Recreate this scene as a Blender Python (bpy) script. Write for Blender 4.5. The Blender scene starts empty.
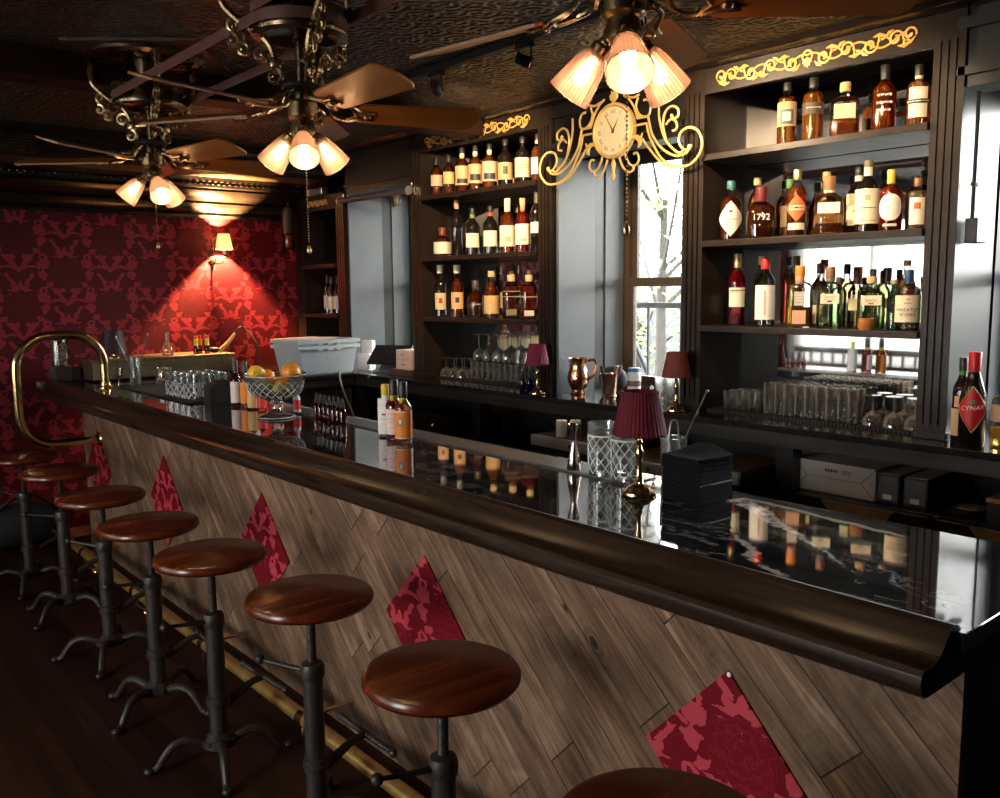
import bpy, bmesh, math, random
from mathutils import Vector, Matrix
PI = math.pi; R = math.radians
random.seed(7)
SC = bpy.context.scene; COL = SC.collection

# ------------------------------------------------------------------ node helpers
class E:
    """a float socket inside a node tree, with arithmetic"""
    def __init__(s, nt, sock): s.nt = nt; s.k = sock
    def op(s, name, *a):
        n = s.nt.nodes.new('ShaderNodeMath'); n.operation = name
        for i, v in enumerate((s,) + a):
            if isinstance(v, E): s.nt.links.new(v.k, n.inputs[i])
            else: n.inputs[i].default_value = float(v)
        return E(s.nt, n.outputs[0])
    def __add__(s, o): return s.op('ADD', o)
    __radd__ = __add__
    def __sub__(s, o): return s.op('SUBTRACT', o)
    def __mul__(s, o): return s.op('MULTIPLY', o)
    __rmul__ = __mul__
    def __truediv__(s, o): return s.op('DIVIDE', o)
    def __lt__(s, o): return s.op('LESS_THAN', o)
    def __gt__(s, o): return s.op('GREATER_THAN', o)
    def max(s, o): return s.op('MAXIMUM', o)
    def min(s, o): return s.op('MINIMUM', o)
    def abs(s): return s.op('ABSOLUTE')
    def floor(s): return s.op('FLOOR')
    def fract(s): return s.op('FRACT')
    def mod(s, o): return s.op('MODULO', o)
    def sin(s): return s.op('SINE')
    def cos(s): return s.op('COSINE')
    def sqrt(s): return s.op('SQRT')
    def atan2(s, o): return s.op('ARCTAN2', o)
    def inv(s): return s.op('MULTIPLY_ADD', -1, 1)

def mat(name):
    m = bpy.data.materials.new(name); m.use_nodes = True
    nt = m.node_tree; b = nt.nodes['Principled BSDF']
    return m, nt, b
def setp(b, **k):
    for n, v in k.items():
        n = {'base': 'Base Color', 'rough': 'Roughness', 'metal': 'Metallic', 'trans': 'Transmission Weight', 'ior': 'IOR', 'spec': 'Specular IOR Level',
             'coat': 'Coat Weight', 'coatr': 'Coat Roughness', 'em': 'Emission Color', 'ems': 'Emission Strength', 'alpha': 'Alpha', 'sheen': 'Sheen Weight'}[n]
        b.inputs[n].default_value = (tuple(v) + (1,) if isinstance(v, (tuple, list)) and len(v) == 3 else v)
def noise(nt, vec, scale, detail=3, rough=.55, dist=0):
    n = nt.nodes.new('ShaderNodeTexNoise'); n.inputs['Scale'].default_value = scale
    n.inputs['Detail'].default_value = detail; n.inputs['Roughness'].default_value = rough; n.inputs['Distortion'].default_value = dist
    if vec is not None: nt.links.new(vec, n.inputs['Vector'])
    return E(nt, n.outputs['Fac'])
def objco(nt, kind='Object'):
    return nt.nodes.new('ShaderNodeTexCoord').outputs[kind]
def worldco(nt):
    return nt.nodes.new('ShaderNodeNewGeometry').outputs['Position']
def sep(nt, v):
    n = nt.nodes.new('ShaderNodeSeparateXYZ'); nt.links.new(v, n.inputs[0])
    return [E(nt, o) for o in n.outputs]
def comb(nt, x, y, z=0.0):
    n = nt.nodes.new('ShaderNodeCombineXYZ')
    for i, v in enumerate((x, y, z)):
        if isinstance(v, E): nt.links.new(v.k, n.inputs[i])
        else: n.inputs[i].default_value = v
    return n.outputs[0]
def ramp(nt, fac, stops):
    n = nt.nodes.new('ShaderNodeValToRGB'); e = n.color_ramp.elements
    while len(e) < len(stops): e.new(.5)
    for el, (p, c) in zip(e, stops): el.position = p; el.color = tuple(c) + (1,)
    nt.links.new(fac.k, n.inputs[0]); return n.outputs[0]
def mixc(nt, fac, a, b):
    n = nt.nodes.new('ShaderNodeMix'); n.data_type = 'RGBA'
    if isinstance(fac, E): nt.links.new(fac.k, n.inputs[0])
    else: n.inputs[0].default_value = fac
    for i, v in ((6, a), (7, b)):
        if isinstance(v, tuple): n.inputs[i].default_value = v + (1,)
        else: nt.links.new(v, n.inputs[i])
    return n.outputs[2]
def bump(nt, b, h, strength=.3, dist=.01):
    n = nt.nodes.new('ShaderNodeBump'); n.inputs['Strength'].default_value = strength; n.inputs['Distance'].default_value = dist
    nt.links.new(h.k, n.inputs['Height']); nt.links.new(n.outputs[0], b.inputs['Normal'])

_simple = {}
def simple(name, base, rough=.5, metal=0, vary=.15, scale=25, bumps=0, **k):
    """a painted / metal / plastic surface with a little mottling"""
    if name in _simple: return _simple[name]
    m, nt, b = mat(name); setp(b, rough=rough, metal=metal, **k)
    f = noise(nt, objco(nt), scale, 3)
    lo = tuple(c * (1 - vary) for c in base); hi = tuple(min(1, c * (1 + vary)) for c in base)
    nt.links.new(ramp(nt, f, [(.3, lo), (.7, hi)]), b.inputs['Base Color'])
    r = f * .12 + (rough - .06); nt.links.new(r.k, b.inputs['Roughness'])
    if bumps: bump(nt, b, f, bumps, .004)
    _simple[name] = m; return m

def thin_glass(name, tint, boost=1.0, rough=.03, ior=1.5):
    m = bpy.data.materials.new(name); m.use_nodes = True; nt = m.node_tree; nt.nodes.clear()
    o = nt.nodes.new('ShaderNodeOutputMaterial'); mx = nt.nodes.new('ShaderNodeMixShader')
    t = nt.nodes.new('ShaderNodeBsdfTransparent'); g = nt.nodes.new('ShaderNodeBsdfGlossy')
    t.inputs[0].default_value = tuple(tint) + (1,); g.inputs['Roughness'].default_value = rough
    fr = nt.nodes.new('ShaderNodeFresnel'); fr.inputs[0].default_value = ior
    f = (E(nt, fr.outputs[0]) * boost).min(.95)
    nt.links.new(f.k, mx.inputs[0]); nt.links.new(t.outputs[0], mx.inputs[1]); nt.links.new(g.outputs[0], mx.inputs[2])
    nt.links.new(mx.outputs[0], o.inputs[0]); return m
def liquid(col):
    key = 'liquid_%.3f_%.3f_%.3f' % col
    if key in _simple: return _simple[key]
    if min(col) > .45:
        _simple[key] = thin_glass(key, tuple(c ** .6 for c in col), 1.3, ior=1.33); return _simple[key]
    m, nt, b = mat(key); setp(b, base=tuple(c ** .5 for c in col), rough=.02, trans=1.0, ior=1.33)
    o = [n for n in nt.nodes if n.type == 'OUTPUT_MATERIAL'][0]; mx = nt.nodes.new('ShaderNodeMixShader'); ad = nt.nodes.new('ShaderNodeMixShader')
    tr = nt.nodes.new('ShaderNodeBsdfTranslucent'); df = nt.nodes.new('ShaderNodeBsdfDiffuse'); tr.inputs[0].default_value = col + (1,); df.inputs[0].default_value = col + (1,)  # scattering colour stands in for the glow of light inside the bottle
    ad.inputs[0].default_value = .5; nt.links.new(tr.outputs[0], ad.inputs[1]); nt.links.new(df.outputs[0], ad.inputs[2])
    f = noise(nt, objco(nt), 18, 1) * .10 + .24; nt.links.new(f.k, mx.inputs[0]); nt.links.new(b.outputs[0], mx.inputs[1]); nt.links.new(ad.outputs[0], mx.inputs[2]); nt.links.new(mx.outputs[0], o.inputs[0])
    _simple[key] = m; return m

# damask: a half-drop repeat of one ornament, drawn with arithmetic
def damask_motif(nt, U, v, seed):
    """one acanthus ornament per 2x1 cell; U in columns/2, v in rows"""
    wob = noise(nt, comb(nt, U * 2.0 + seed, v * 1.4), 9, 3) - .5; wob2 = noise(nt, comb(nt, U * 2.0 + 7.3 + seed, v * 1.4), 12, 3) - .5
    ax = ((U.fract() - .5) * 532).abs() + wob * 30
    py = ((v.fract() - .5) * -460) + wob2 * 30           # down positive
    def band(a, lo, hi): return (a > lo) * (a < hi)
    th = py.atan2(ax)
    e = ((ax / 126) * (ax / 126) + ((py + 5) / 128) * ((py + 5) / 128)).sqrt()
    tt = ((py + 90) / 220).max(0).min(1)
    w = tt * -.20 + .24 + (th * 11).sin() * .09 + (th * 19 + 1.0).sin() * .05
    wing = ((e - 1.08).abs() < w) * (py > -84) * (py < 138)
    cx = ax; cy = py + 92
    cr = (cx * cx + cy * cy).sqrt(); ct = cx.atan2(cy * -1)
    crown = (cr < (ct * 9).cos() * 15 + 66) * (ct < 1.35) * (cr > 24)
    arch = band(cr, 34, 52) * (py > -92) * (py < -40) * 0
    stem = ((ax - (py * -1 + 226) * .62).abs() < (py * -.10 + 34)) * band(py, 108, 222)
    pin = (ax < 9) * band(py, 196, 230)
    tend = ((py - ((ax / 42).sin() * -30 + 218)).abs() < 9) * band(ax, 14, 118)
    curl_r = ((ax - 128) * (ax - 128) + (py + 104) * (py + 104)).sqrt(); curl = band(curl_r, 10, 25)
    horn = ((ax - (((py + 225) / 26).cos() * 20 + 54)).abs() < 13) * band(py, -226, -150)
    light = wing.max(crown).max(stem).max(pin).max(tend).max(curl).max(horn)
    pear = ((ax / 84) * (ax / 84) + ((py - 6) / 104) * ((py - 6) / 104)).sqrt()
    inner = (pear < 1.1) * ((pear * 17 + th * 3 + wob * 16).sin() > .45)
    return light, inner
def damask_mask(nt, u, v):
    U = u * .5
    L1, I1 = damask_motif(nt, U, v, 0.0); L2, I2 = damask_motif(nt, U + .5, v + .5, 3.1)
    return L1.max(L2), I1.max(I2)
def damask(name, co, dark, mid, light, cw, ch, rough=.75, offset=(0, 0), **k):
    m, nt, b = mat(name); setp(b, rough=rough, **k)
    x, y, z = sep(nt, worldco(nt))
    u = ({'x': x, 'y': y}[co] + offset[0]) / cw; v = (z + offset[1]) / ch
    L, I = damask_mask(nt, u + 40, v + 40)
    c = mixc(nt, I * .55, dark, mid); c = mixc(nt, L, c, light)
    f = noise(nt, worldco(nt), 160, 2)
    n = nt.nodes.new('ShaderNodeMix'); n.data_type = 'RGBA'; n.blend_type = 'MULTIPLY'; n.inputs[0].default_value = .5
    nt.links.new(c, n.inputs[6]); nt.links.new(ramp(nt, f, [(.25, (.55, .55, .55)), (.75, (1, 1, 1))]), n.inputs[7])
    nt.links.new(n.outputs[2], b.inputs['Base Color'])
    rr = L * -.2 + rough; nt.links.new(rr.k, b.inputs['Roughness'])
    bump(nt, b, L * .6 + f * .2, .35, .004)
    return m

# ------------------------------------------------------------------ materials
BLACK = simple('satin_black_paint', (.012, .011, .010), .36, vary=.25, scale=9, spec=.6)
BLACK2 = simple('charcoal_brown_paint', (.020, .0134, .0094), .34, vary=.2, scale=14, spec=.28)
INK = simple('matte_black', (.008, .008, .009), .6, vary=.2)
RUBBER = simple('black_rubber', (.011, .010, .010), .75, vary=.2, scale=60, bumps=.3)
GREYBLUE = simple('grey_blue_board', (.12, .137, .15), .42, vary=.10, scale=4)
BRASS = simple('polished_brass', (.80, .58, .27), .18, 1, vary=.08, scale=6)
ABRASS = simple('antique_brass', (.36, .245, .125), .28, 1, vary=.3, scale=20)
DBRONZE = simple('dark_bronze', (.16, .115, .07), .28, 1, vary=.35, scale=20)
GOLD = simple('gilt_paint', (.85, .48, .12), .36, .3, vary=.12, scale=18)
CLOCKGOLD = simple('clock_gilt', (.88, .62, .22), .35, .2, vary=.08, scale=18)
IRON = simple('cast_iron', (.028, .021, .0175), .48, .35, vary=.35, scale=40, bumps=.25)
STEEL = simple('brushed_steel', (.52, .51, .49), .3, 1, vary=.12, scale=40)
COPPER = simple('hammered_copper', (.86, .42, .24), .18, 1, vary=.12, scale=60, bumps=.5)
PEWTER = simple('rosy_steel', (.70, .58, .50), .16, 1, vary=.06)
PAPER = simple('cream_paper', (.82, .74, .56), .7, vary=.06)
WHITEP = simple('white_paper', (.86, .85, .80), .65, vary=.04)
PLASTIC = simple('pale_grey_plastic', (.47, .53, .57), .42, vary=.06)
WHITEPL = simple('white_plastic', (.80, .81, .82), .35, vary=.03)
CARD = simple('tan_cardboard', (.62, .42, .33), .75, vary=.08)
KRAFT = simple('kraft_paper', (.58, .38, .17), .7, vary=.12)
NAPKIN = simple('black_napkin_paper', (.0055, .006, .0075), .9, vary=.35, scale=90, bumps=.3, spec=.12)
SHADE = simple('burgundy_silk', (.090, .006, .014), .7, vary=.2, scale=60, spec=.2)
SHADEP = simple('plum_silk', (.19, .016, .045), .6, vary=.2, scale=60, spec=.2)
SHADER_ = simple('brick_red_silk', (.17, .020, .014), .6, vary=.2, scale=60)
CORK = simple('cork', (.62, .42, .20), .7, vary=.2, scale=90)
def highlight_haze_glass(name, mk0=.19, mk1=.14):  # white translucent share paints in the bright highlights of clear glass
    m = thin_glass(name, (.96, .97, .96), 3.0); nt = m.node_tree; o = [n for n in nt.nodes if n.type == 'OUTPUT_MATERIAL'][0]; src = o.inputs[0].links[0].from_socket
    mx = nt.nodes.new('ShaderNodeMixShader'); d = nt.nodes.new('ShaderNodeBsdfTranslucent'); d.inputs[0].default_value = (.95, .94, .90, 1)
    f = noise(nt, objco(nt), 30, 2) * mk1 + mk0; nt.links.new(f.k, mx.inputs[0]); nt.links.new(src, mx.inputs[1]); nt.links.new(d.outputs[0], mx.inputs[2]); nt.links.new(mx.outputs[0], o.inputs[0]); return m
CLEAR = highlight_haze_glass('clear_glass'); CLEAN = highlight_haze_glass('clean_bar_glass', .025, .03)
SHELL = thin_glass('bottle_glass', (.97, .97, .95), 1.5)
PANE = thin_glass('window_glass', (.93, .95, .95), 1.0)
GREENG = thin_glass('green_glass', (.84, .95, .80), 1.5)
BLUEG = thin_glass('blue_glass', (.03, .06, .55), 1.6)
BROWNG = thin_glass('brown_glass', (.50, .24, .07), 1.5)
DARKG = simple('dark_bottle_glass', (.010, .007, .006), .06, vary=.2, spec=.8)
def crystal_mat():
    m, nt, b = mat('cut_crystal'); setp(b, base=(.96, .97, .97), rough=.015, trans=.94, ior=1.5); return m
CRYSTAL = crystal_mat()
def mirror_mat():
    m, nt, b = mat('mirror_glass'); setp(b, metal=1.0)
    f = noise(nt, worldco(nt), 3, 2)
    nt.links.new(ramp(nt, f, [(.3, (.80, .80, .79)), (.7, (.86, .86, .85))]), b.inputs['Base Color'])
    r = f * .03 + .015; nt.links.new(r.k, b.inputs['Roughness']); return m
MIRROR = mirror_mat()
def wood_mat(name, stops, rough=.3, along='y', sc=1.0, coat=.0, spec=.5):
    m, nt, b = mat(name); setp(b, rough=rough, coat=coat, coatr=.12, spec=spec)
    x, y, z = sep(nt, objco(nt))
    s = {'x': (1.2, 22, 22), 'y': (22, 1.2, 22), 'z': (22, 22, 1.2)}[along]
    v = comb(nt, x * (s[0] * sc), y * (s[1] * sc), z * (s[2] * sc))
    f = noise(nt, v, 1.0, 5, .62, .6)
    nt.links.new(ramp(nt, f, stops), b.inputs['Base Color'])
    r = f * .2 + (rough - .1); nt.links.new(r.k, b.inputs['Roughness']); bump(nt, b, f, .12, .002)
    return m
RAILWOOD = wood_mat('dark_walnut_rail', [(.3, (.009, .005, .0034)), (.5, (.020, .0115, .0075)), (.7, (.045, .026, .016))], .30, 'y', 1.6, .0, .32)
SEATWOOD = wood_mat('mahogany_seat', [(.32, (.050, .0075, .0025)), (.5, (.085, .0135, .0038)), (.70, (.150, .028, .0065))], .25, 'x', .5, .10, .35)
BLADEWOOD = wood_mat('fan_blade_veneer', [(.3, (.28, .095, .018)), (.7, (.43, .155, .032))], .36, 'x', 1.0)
BEAMWOOD = wood_mat('stained_beam', [(.3, (.011, .0045, .003)), (.7, (.020, .008, .005))], .55, 'x', .7, 0, .2)
TIMBER = wood_mat('window_timber', [(.3, (.085, .058, .034)), (.7, (.13, .09, .055))], .4, 'z', 1.0)

def _kn(y, z, r): return (y * math.cos(R(43)) + z * math.sin(R(43)), y * -math.sin(R(43)) + z * math.cos(R(43)), r)
KNOTS = [_kn(1.515, .735, .055), _kn(1.62, .80, .024), _kn(1.02, .30, .05), _kn(.80, .46, .045), _kn(1.90, .92, .04), _kn(2.62, .42, .04), _kn(3.02, .80, .035), _kn(4.1, .66, .04)]
def plank_mat():
    m, nt, b = mat('reclaimed_planks'); setp(b, rough=.6, spec=.12)
    x, y, z = sep(nt, worldco(nt))
    ca, sa = math.cos(R(43)), math.sin(R(43))
    al = y * ca + z * sa; ac = y * -sa + z * ca          # along / across the boards
    PW = .128
    row = (ac / PW).floor(); fr = (ac / PW).fract()
    wn = nt.nodes.new('ShaderNodeTexWhiteNoise'); wn.noise_dimensions = '1D'; nt.links.new(row.k, wn.inputs['W'])
    rnd = E(nt, wn.outputs['Value'])
    seg = (al / .95 + rnd * 5.3); sr = seg.fract()
    wn2 = nt.nodes.new('ShaderNodeTexWhiteNoise'); wn2.noise_dimensions = '2D'
    nt.links.new(comb(nt, row, seg.floor()), wn2.inputs['Vector']); tone = E(nt, wn2.outputs['Value'])
    g = noise(nt, comb(nt, al * 2.4 + tone * 13, ac * 34, tone * 9), 1, 6, .68, 1.6)
    big = noise(nt, comb(nt, al * 1.6 + tone * 31, ac * 7, tone * 5), 1, 3, .5, 1.6)
    c = ramp(nt, g * .55 + big * .45, [(.34, (.042, .021, .012)), (.45, (.125, .066, .039)), (.53, (.205, .114, .070)), (.66, (.38, .235, .155))])
    c = mixc(nt, tone * .45, c, (.105, .070, .045))
    streak = (noise(nt, comb(nt, al * 1.3 + tone * 7, ac * 30, 3.0), 1, 2) > .69) * .5
    c = mixc(nt, streak, c, (.34, .165, .055))
    kd = noise(nt, comb(nt, al * 3.0, ac * 5, tone * 3), 1.0, 1)
    c = mixc(nt, (kd > .74) * .55, c, (.05, .034, .024))
    gap = (fr < .026).max(sr < .005)
    fg = noise(nt, comb(nt, al * 5 + tone * 3, ac * 130, tone * 4), 1, 3, .6); c = mixc(nt, ((fg - .52) * 5).max(0).min(1) * .45, c, (.050, .030, .018))
    for ka, kc, kr in KNOTS:
        q = (((al - ka) * .6) * ((al - ka) * .6) + (ac - kc) * (ac - kc)).sqrt() + (g - .5) * .012
        msk = (q * (-1 / kr) + 1).max(0).min(1)
        c = mixc(nt, msk * (((q * 330).sin() * .5 + .5) * .55 + .25), c, (.040, .020, .010)); c = mixc(nt, (q < kr * .22) * .8, c, (.020, .011, .007))
    blot = noise(nt, P_ := worldco(nt), 3.4, 4, .6, .8)
    c = mixc(nt, ((blot - .52) * 4.5).max(0).min(1) * .55, c, (.045, .030, .020)); c = mixc(nt, ((noise(nt, P_, 6.5, 5, .7) - .54) * 4).max(0).min(1) * .35, c, (.36, .26, .18))
    c = mixc(nt, gap * .85, c, (.012, .008, .006))
    nt.links.new(c, b.inputs['Base Color'])
    bump(nt, b, g * .5 + gap * -1.2, .4, .004)
    return m
PLANK = plank_mat()
def marble_mat():
    m, nt, b = mat('black_marble'); setp(b, rough=.045, spec=.75, coat=.35, coatr=.02)
    P = worldco(nt); x, y, z = sep(nt, P)
    w1 = noise(nt, P, 5.0, 5, .6, .4) - .5; w2 = noise(nt, P, 16, 4, .6) - .5
    # one broad white vein crossing near the right end, then finer ones
    vx = x - 1.98; vy = y - 1.325
    d = vx * .843 - vy * .537                                   # across the vein
    s = vx * -.537 - vy * .843                                  # along the vein
    w1_ = w1 * .10 + w2 * .05; dd = d + w1_
    wid = (s * -.052 + .034).max(.005)
    v1 = ((wid - dd.abs()) * 90).max(0).min(1) * (s > -.08) * (s < .56) * ((noise(nt, P, 30, 5, .7) - .36) * 6).max(0).min(1)
    d2 = vx * .77 - vy * .638 + .105 + w1 * .12 + w2 * .05
    v2 = ((d2.abs() * -1 + .015) * 110).max(0).min(1) * (s > .26) * (s < .62) * ((noise(nt, P, 34, 5, .7) - .36) * 6).max(0).min(1)
    d5 = vx * .996 - vy * .09 - .062 + w1 * .05 + w2 * .04
    v5 = (d5.abs() < .010) * (vy < .05) * (vy > -.42)
    fine = ((noise(nt, comb(nt, x * 9, y * 2.2), 1.0, 6, .66, 1.4) - .5).abs() < .010) * (noise(nt, P, 2.2, 2) > .47)
    veins = (v1 * .62).max(v2 * .50).max(v5 * .35).max(fine * .20)
    c = ramp(nt, noise(nt, comb(nt, x * 10, y * 3), 1.0, 6, .65), [(.35, (.0045, .005, .006)), (.7, (.014, .015, .018)), (.85, (.045, .047, .052))])
    nt.links.new(mixc(nt, veins, c, (.72, .71, .69)), b.inputs['Base Color'])
    return m
MARBLE = marble_mat()
def tin_mat():
    m, nt, b = mat('pressed_tin'); setp(b, metal=.55, rough=.42)
    P = worldco(nt); x, y, z = sep(nt, P)
    warp = noise(nt, P, 9, 2)
    ux = (x / .152 + .3).fract() - .5; uy = (y / .152 + .15).fract() - .5
    r = (ux * ux + uy * uy).sqrt(); th = uy.atan2(ux)
    scroll = (r * 26 + th * 2 + warp * 2).sin() * .35
    petals = (th * 4).cos() * .3
    v = nt.nodes.new('ShaderNodeTexVoronoi'); v.feature = 'SMOOTH_F1'; v.inputs['Scale'].default_value = 42; nt.links.new(P, v.inputs['Vector'])
    h = scroll * .5 + petals * .3 + E(nt, v.outputs['Distance']) * .9
    edge = (ux.abs() > .47).max(uy.abs() > .47)
    sx = (x / .62 + .35).fract(); seam = (sx < .030).max((sx > .13) * (sx < .155))
    h = h + edge * .6 + seam * 1.6
    nt.links.new(ramp(nt, noise(nt, P, 14, 3), [(.3, (.040, .031, .024)), (.7, (.080, .064, .050))]), b.inputs['Base Color'])
    bump(nt, b, h, 1.0, .02); return m
TIN = tin_mat()
def floor_mat():
    m, nt, b = mat('dark_floorboards'); setp(b, rough=.55, spec=.15)
    x, y, z = sep(nt, worldco(nt))
    PW = .083; row = (x / PW).floor(); fr = (x / PW).fract()
    wn = nt.nodes.new('ShaderNodeTexWhiteNoise'); wn.noise_dimensions = '1D'; nt.links.new(row.k, wn.inputs['W']); rnd = E(nt, wn.outputs['Value'])
    g = noise(nt, comb(nt, x * 40, y * 1.6 + rnd * 20, rnd * 8), 1, 4, .6, .5)
    c = ramp(nt, g * .6 + rnd * .4, [(.2, (.010, .0035, .002)), (.5, (.022, .0075, .004)), (.8, (.042, .015, .008))])
    gap = (fr < .02).max(((y / 1.3 + rnd * 7).fract()) < .003)
    nt.links.new(mixc(nt, gap, c, (.003, .002, .0015)), b.inputs['Base Color']); bump(nt, b, g * .4 - gap * 1, .2, .003); return m
FLOORM = floor_mat()
WALLPAPER = damask('red_damask_wallpaper', 'x', (.100, .0028, .0085), (.15, .005, .013), (.36, .032, .054), .292, .455, .62, offset=(.05, .03), spec=.35)
DIAMOND = damask('red_damask_flock', 'y', (.150, .0022, .0095), (.24, .010, .022), (.47, .050, .070), .27, .36, .7, offset=(.02, .10), spec=.12)
ENDSTONE = damask('dark_flock_panel', 'x', (.004, .0015, .0018), (.010, .003, .004), (.030, .007, .009), .16, .22, .5)

# ------------------------------------------------------------------ mesh helpers
class MB:
    def __init__(s): s.bm = bmesh.new()
    def box(s, c, d, rz=0, bev=0, rot=None):
        r = bmesh.ops.create_cube(s.bm, size=1.0); vs = r['verts']
        M = Matrix.Translation(Vector(c)) @ (rot if rot is not None else Matrix.Rotation(rz, 4, 'Z')) @ Matrix.Diagonal((d[0], d[1], d[2], 1))
        bmesh.ops.transform(s.bm, matrix=M, verts=vs)
        if bev:
            es = list({e for v in vs for e in v.link_edges})
            bmesh.ops.bevel(s.bm, geom=es, offset=bev, segments=2, affect='EDGES', profile=.5)
        return s
    def b2(s, x0, x1, y0, y1, z0, z1, bev=0):
        return s.box(((x0 + x1) / 2, (y0 + y1) / 2, (z0 + z1) / 2), (abs(x1 - x0), abs(y1 - y0), abs(z1 - z0)), bev=bev)
    def lathe(s, prof, seg=24, c=(0, 0, 0), M=None, sq=0, wave=None, cap=True):
        """prof: (r,z) list; sq>0 squares the section; wave(a,z,r)->r"""
        rings = []
        for r, z in prof:
            ring = []
            for i in range(seg):
                a = 2 * PI * i / seg; rr = r
                if sq:
                    n = 2 + sq * 6; rr = r / (abs(math.cos(a)) ** n + abs(math.sin(a)) ** n) ** (1 / n)
                if wave: rr = wave(a, z, rr)
                p = Vector((rr * math.cos(a), rr * math.sin(a), z))
                if M is not None: p = M @ p
                ring.append(s.bm.verts.new(p + Vector(c)))
            rings.append(ring)
        for A, B in zip(rings, rings[1:]):
            for i in range(seg):
                j = (i + 1) % seg
                s.bm.faces.new((A[i], A[j], B[j], B[i]))
        if cap:
            if prof[0][0] > 1e-5: s.bm.faces.new(rings[0][::-1])
            if prof[-1][0] > 1e-5: s.bm.faces.new(rings[-1])
        return s
    def tube(s, pts, r, seg=8, closed=False, flat=None):
        """round tube along points; r may be a list; flat=(normal, k) squashes the section along normal"""
        pts = [Vector(p) for p in pts]; n = len(pts); rings = []
        up = Vector((0.13, 0.21, 1)).normalized(); prevN = None
        for i, p in enumerate(pts):
            if closed: t = pts[(i + 1) % n] - pts[i - 1]
            else: t = pts[min(i + 1, n - 1)] - pts[max(i - 1, 0)]
            t.normalize()
            a = prevN if prevN is not None else (up if abs(t.dot(up)) < .9 else Vector((1, 0, 0)))
            a = (a - t * a.dot(t))
            if a.length < 1e-6: a = t.orthogonal()
            a.normalize(); prevN = a; b = t.cross(a)
            rr = r[i] if isinstance(r, (list, tuple)) else r
            ring = []
            for k in range(seg):
                q = a * (rr * math.cos(2 * PI * k / seg)) + b * (rr * math.sin(2 * PI * k / seg))
                if flat: nn = Vector(flat[0]); q = q - nn * (q.dot(nn) * (1 - flat[1]))
                ring.append(s.bm.verts.new(p + q))
            rings.append(ring)
        prs = list(zip(rings, rings[1:])) + ([(rings[-1], rings[0])] if closed else [])
        for A, B in prs:
            for k in range(seg):
                j = (k + 1) % seg; s.bm.faces.new((A[k], A[j], B[j], B[k]))
        if not closed: s.bm.faces.new(rings[0][::-1]); s.bm.faces.new(rings[-1])
        return s
    def cyl(s, p0, p1, r0, r1=None, seg=16):
        return s.tube([p0, p1], [r0, r0 if r1 is None else r1], seg)
    def ball(s, c, r, sub=2, sc=(1, 1, 1)):
        q = bmesh.ops.create_icosphere(s.bm, subdivisions=sub, radius=r)
        bmesh.ops.transform(s.bm, matrix=Matrix.Translation(Vector(c)) @ Matrix.Diagonal((sc[0], sc[1], sc[2], 1)), verts=q['verts']); return s
    def prism(s, poly, f, t):
        """poly 2D -> 3D by f(u,v,w), extruded from w=0 to w=t"""
        A = [s.bm.verts.new(f(u, v, 0)) for u, v in poly]; B = [s.bm.verts.new(f(u, v, t)) for u, v in poly]
        n = len(poly); s.bm.faces.new(A[::-1]); s.bm.faces.new(B)
        for i in range(n): j = (i + 1) % n; s.bm.faces.new((A[i], A[j], B[j], B[i]))
        return s
    def sheet(s, fn, nu, nv):
        g = [[s.bm.verts.new(fn(i / nu, j / nv)) for j in range(nv + 1)] for i in range(nu + 1)]
        for i in range(nu):
            for j in range(nv): s.bm.faces.new((g[i][j], g[i + 1][j], g[i + 1][j + 1], g[i][j + 1]))
        return s
    def build(s, name, m, parent=None, smooth=True, loc=None, ang=35):
        bmesh.ops.recalc_face_normals(s.bm, faces=s.bm.faces[:])
        me = bpy.data.meshes.new(name); s.bm.to_mesh(me); s.bm.free(); me.materials.append(m)
        if smooth:
            me.polygons.foreach_set('use_smooth', [True] * len(me.polygons))
            try: me.set_sharp_from_angle(angle=R(ang))
            except Exception: pass
        o = bpy.data.objects.new(name, me); COL.objects.link(o)
        if parent is not None: o.parent = parent
        if loc is not None: o.location = loc
        return o
def tag(o, label, cat, group=None, kind=None):
    o['label'] = label; o['category'] = cat
    if group: o['group'] = group
    if kind: o['kind'] = kind
    return o
def thing(name, label, cat, loc=(0, 0, 0), rz=0, group=None):
    o = bpy.data.objects.new(name, None); COL.objects.link(o); o.empty_display_size = .05
    o.location = loc; o.rotation_euler = (0, 0, rz); return tag(o, label, cat, group)
def struct(name, mb, m, smooth=False):
    o = mb.build(name, m, smooth=smooth); o['kind'] = 'structure'; return o
def kids(o): return [c for c in COL.objects if c.parent == o]
def dup(root, loc, rz=None, label=None, group=None):
    r = root.copy(); COL.objects.link(r); r.location = loc
    if rz is not None: r.rotation_euler = (0, 0, rz)
    if label: r['label'] = label
    if group: r['group'] = group
    for ch in kids(root):
        c = ch.copy(); COL.objects.link(c); c.parent = r
        for g in kids(ch):
            d = g.copy(); COL.objects.link(d); d.parent = c
            for h in kids(g):
                q = h.copy(); COL.objects.link(q); q.parent = d
    return r
def text_into(mb, body, size, f, t=.0006, align='CENTER'):
    cu = bpy.data.curves.new('lettering', 'FONT'); cu.body = body; cu.size = size; cu.align_x = align; cu.align_y = 'CENTER'; cu.resolution_u = 3
    ob = bpy.data.objects.new('lettering', cu); me = ob.to_mesh()
    vs = [mb.bm.verts.new(f(v.co.x, v.co.y)) for v in me.vertices]
    for p in me.polygons:
        try: mb.bm.faces.new([vs[i] for i in p.vertices])
        except ValueError: pass
    ob.to_mesh_clear(); bpy.data.objects.remove(ob); bpy.data.curves.remove(cu); return mb
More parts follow.
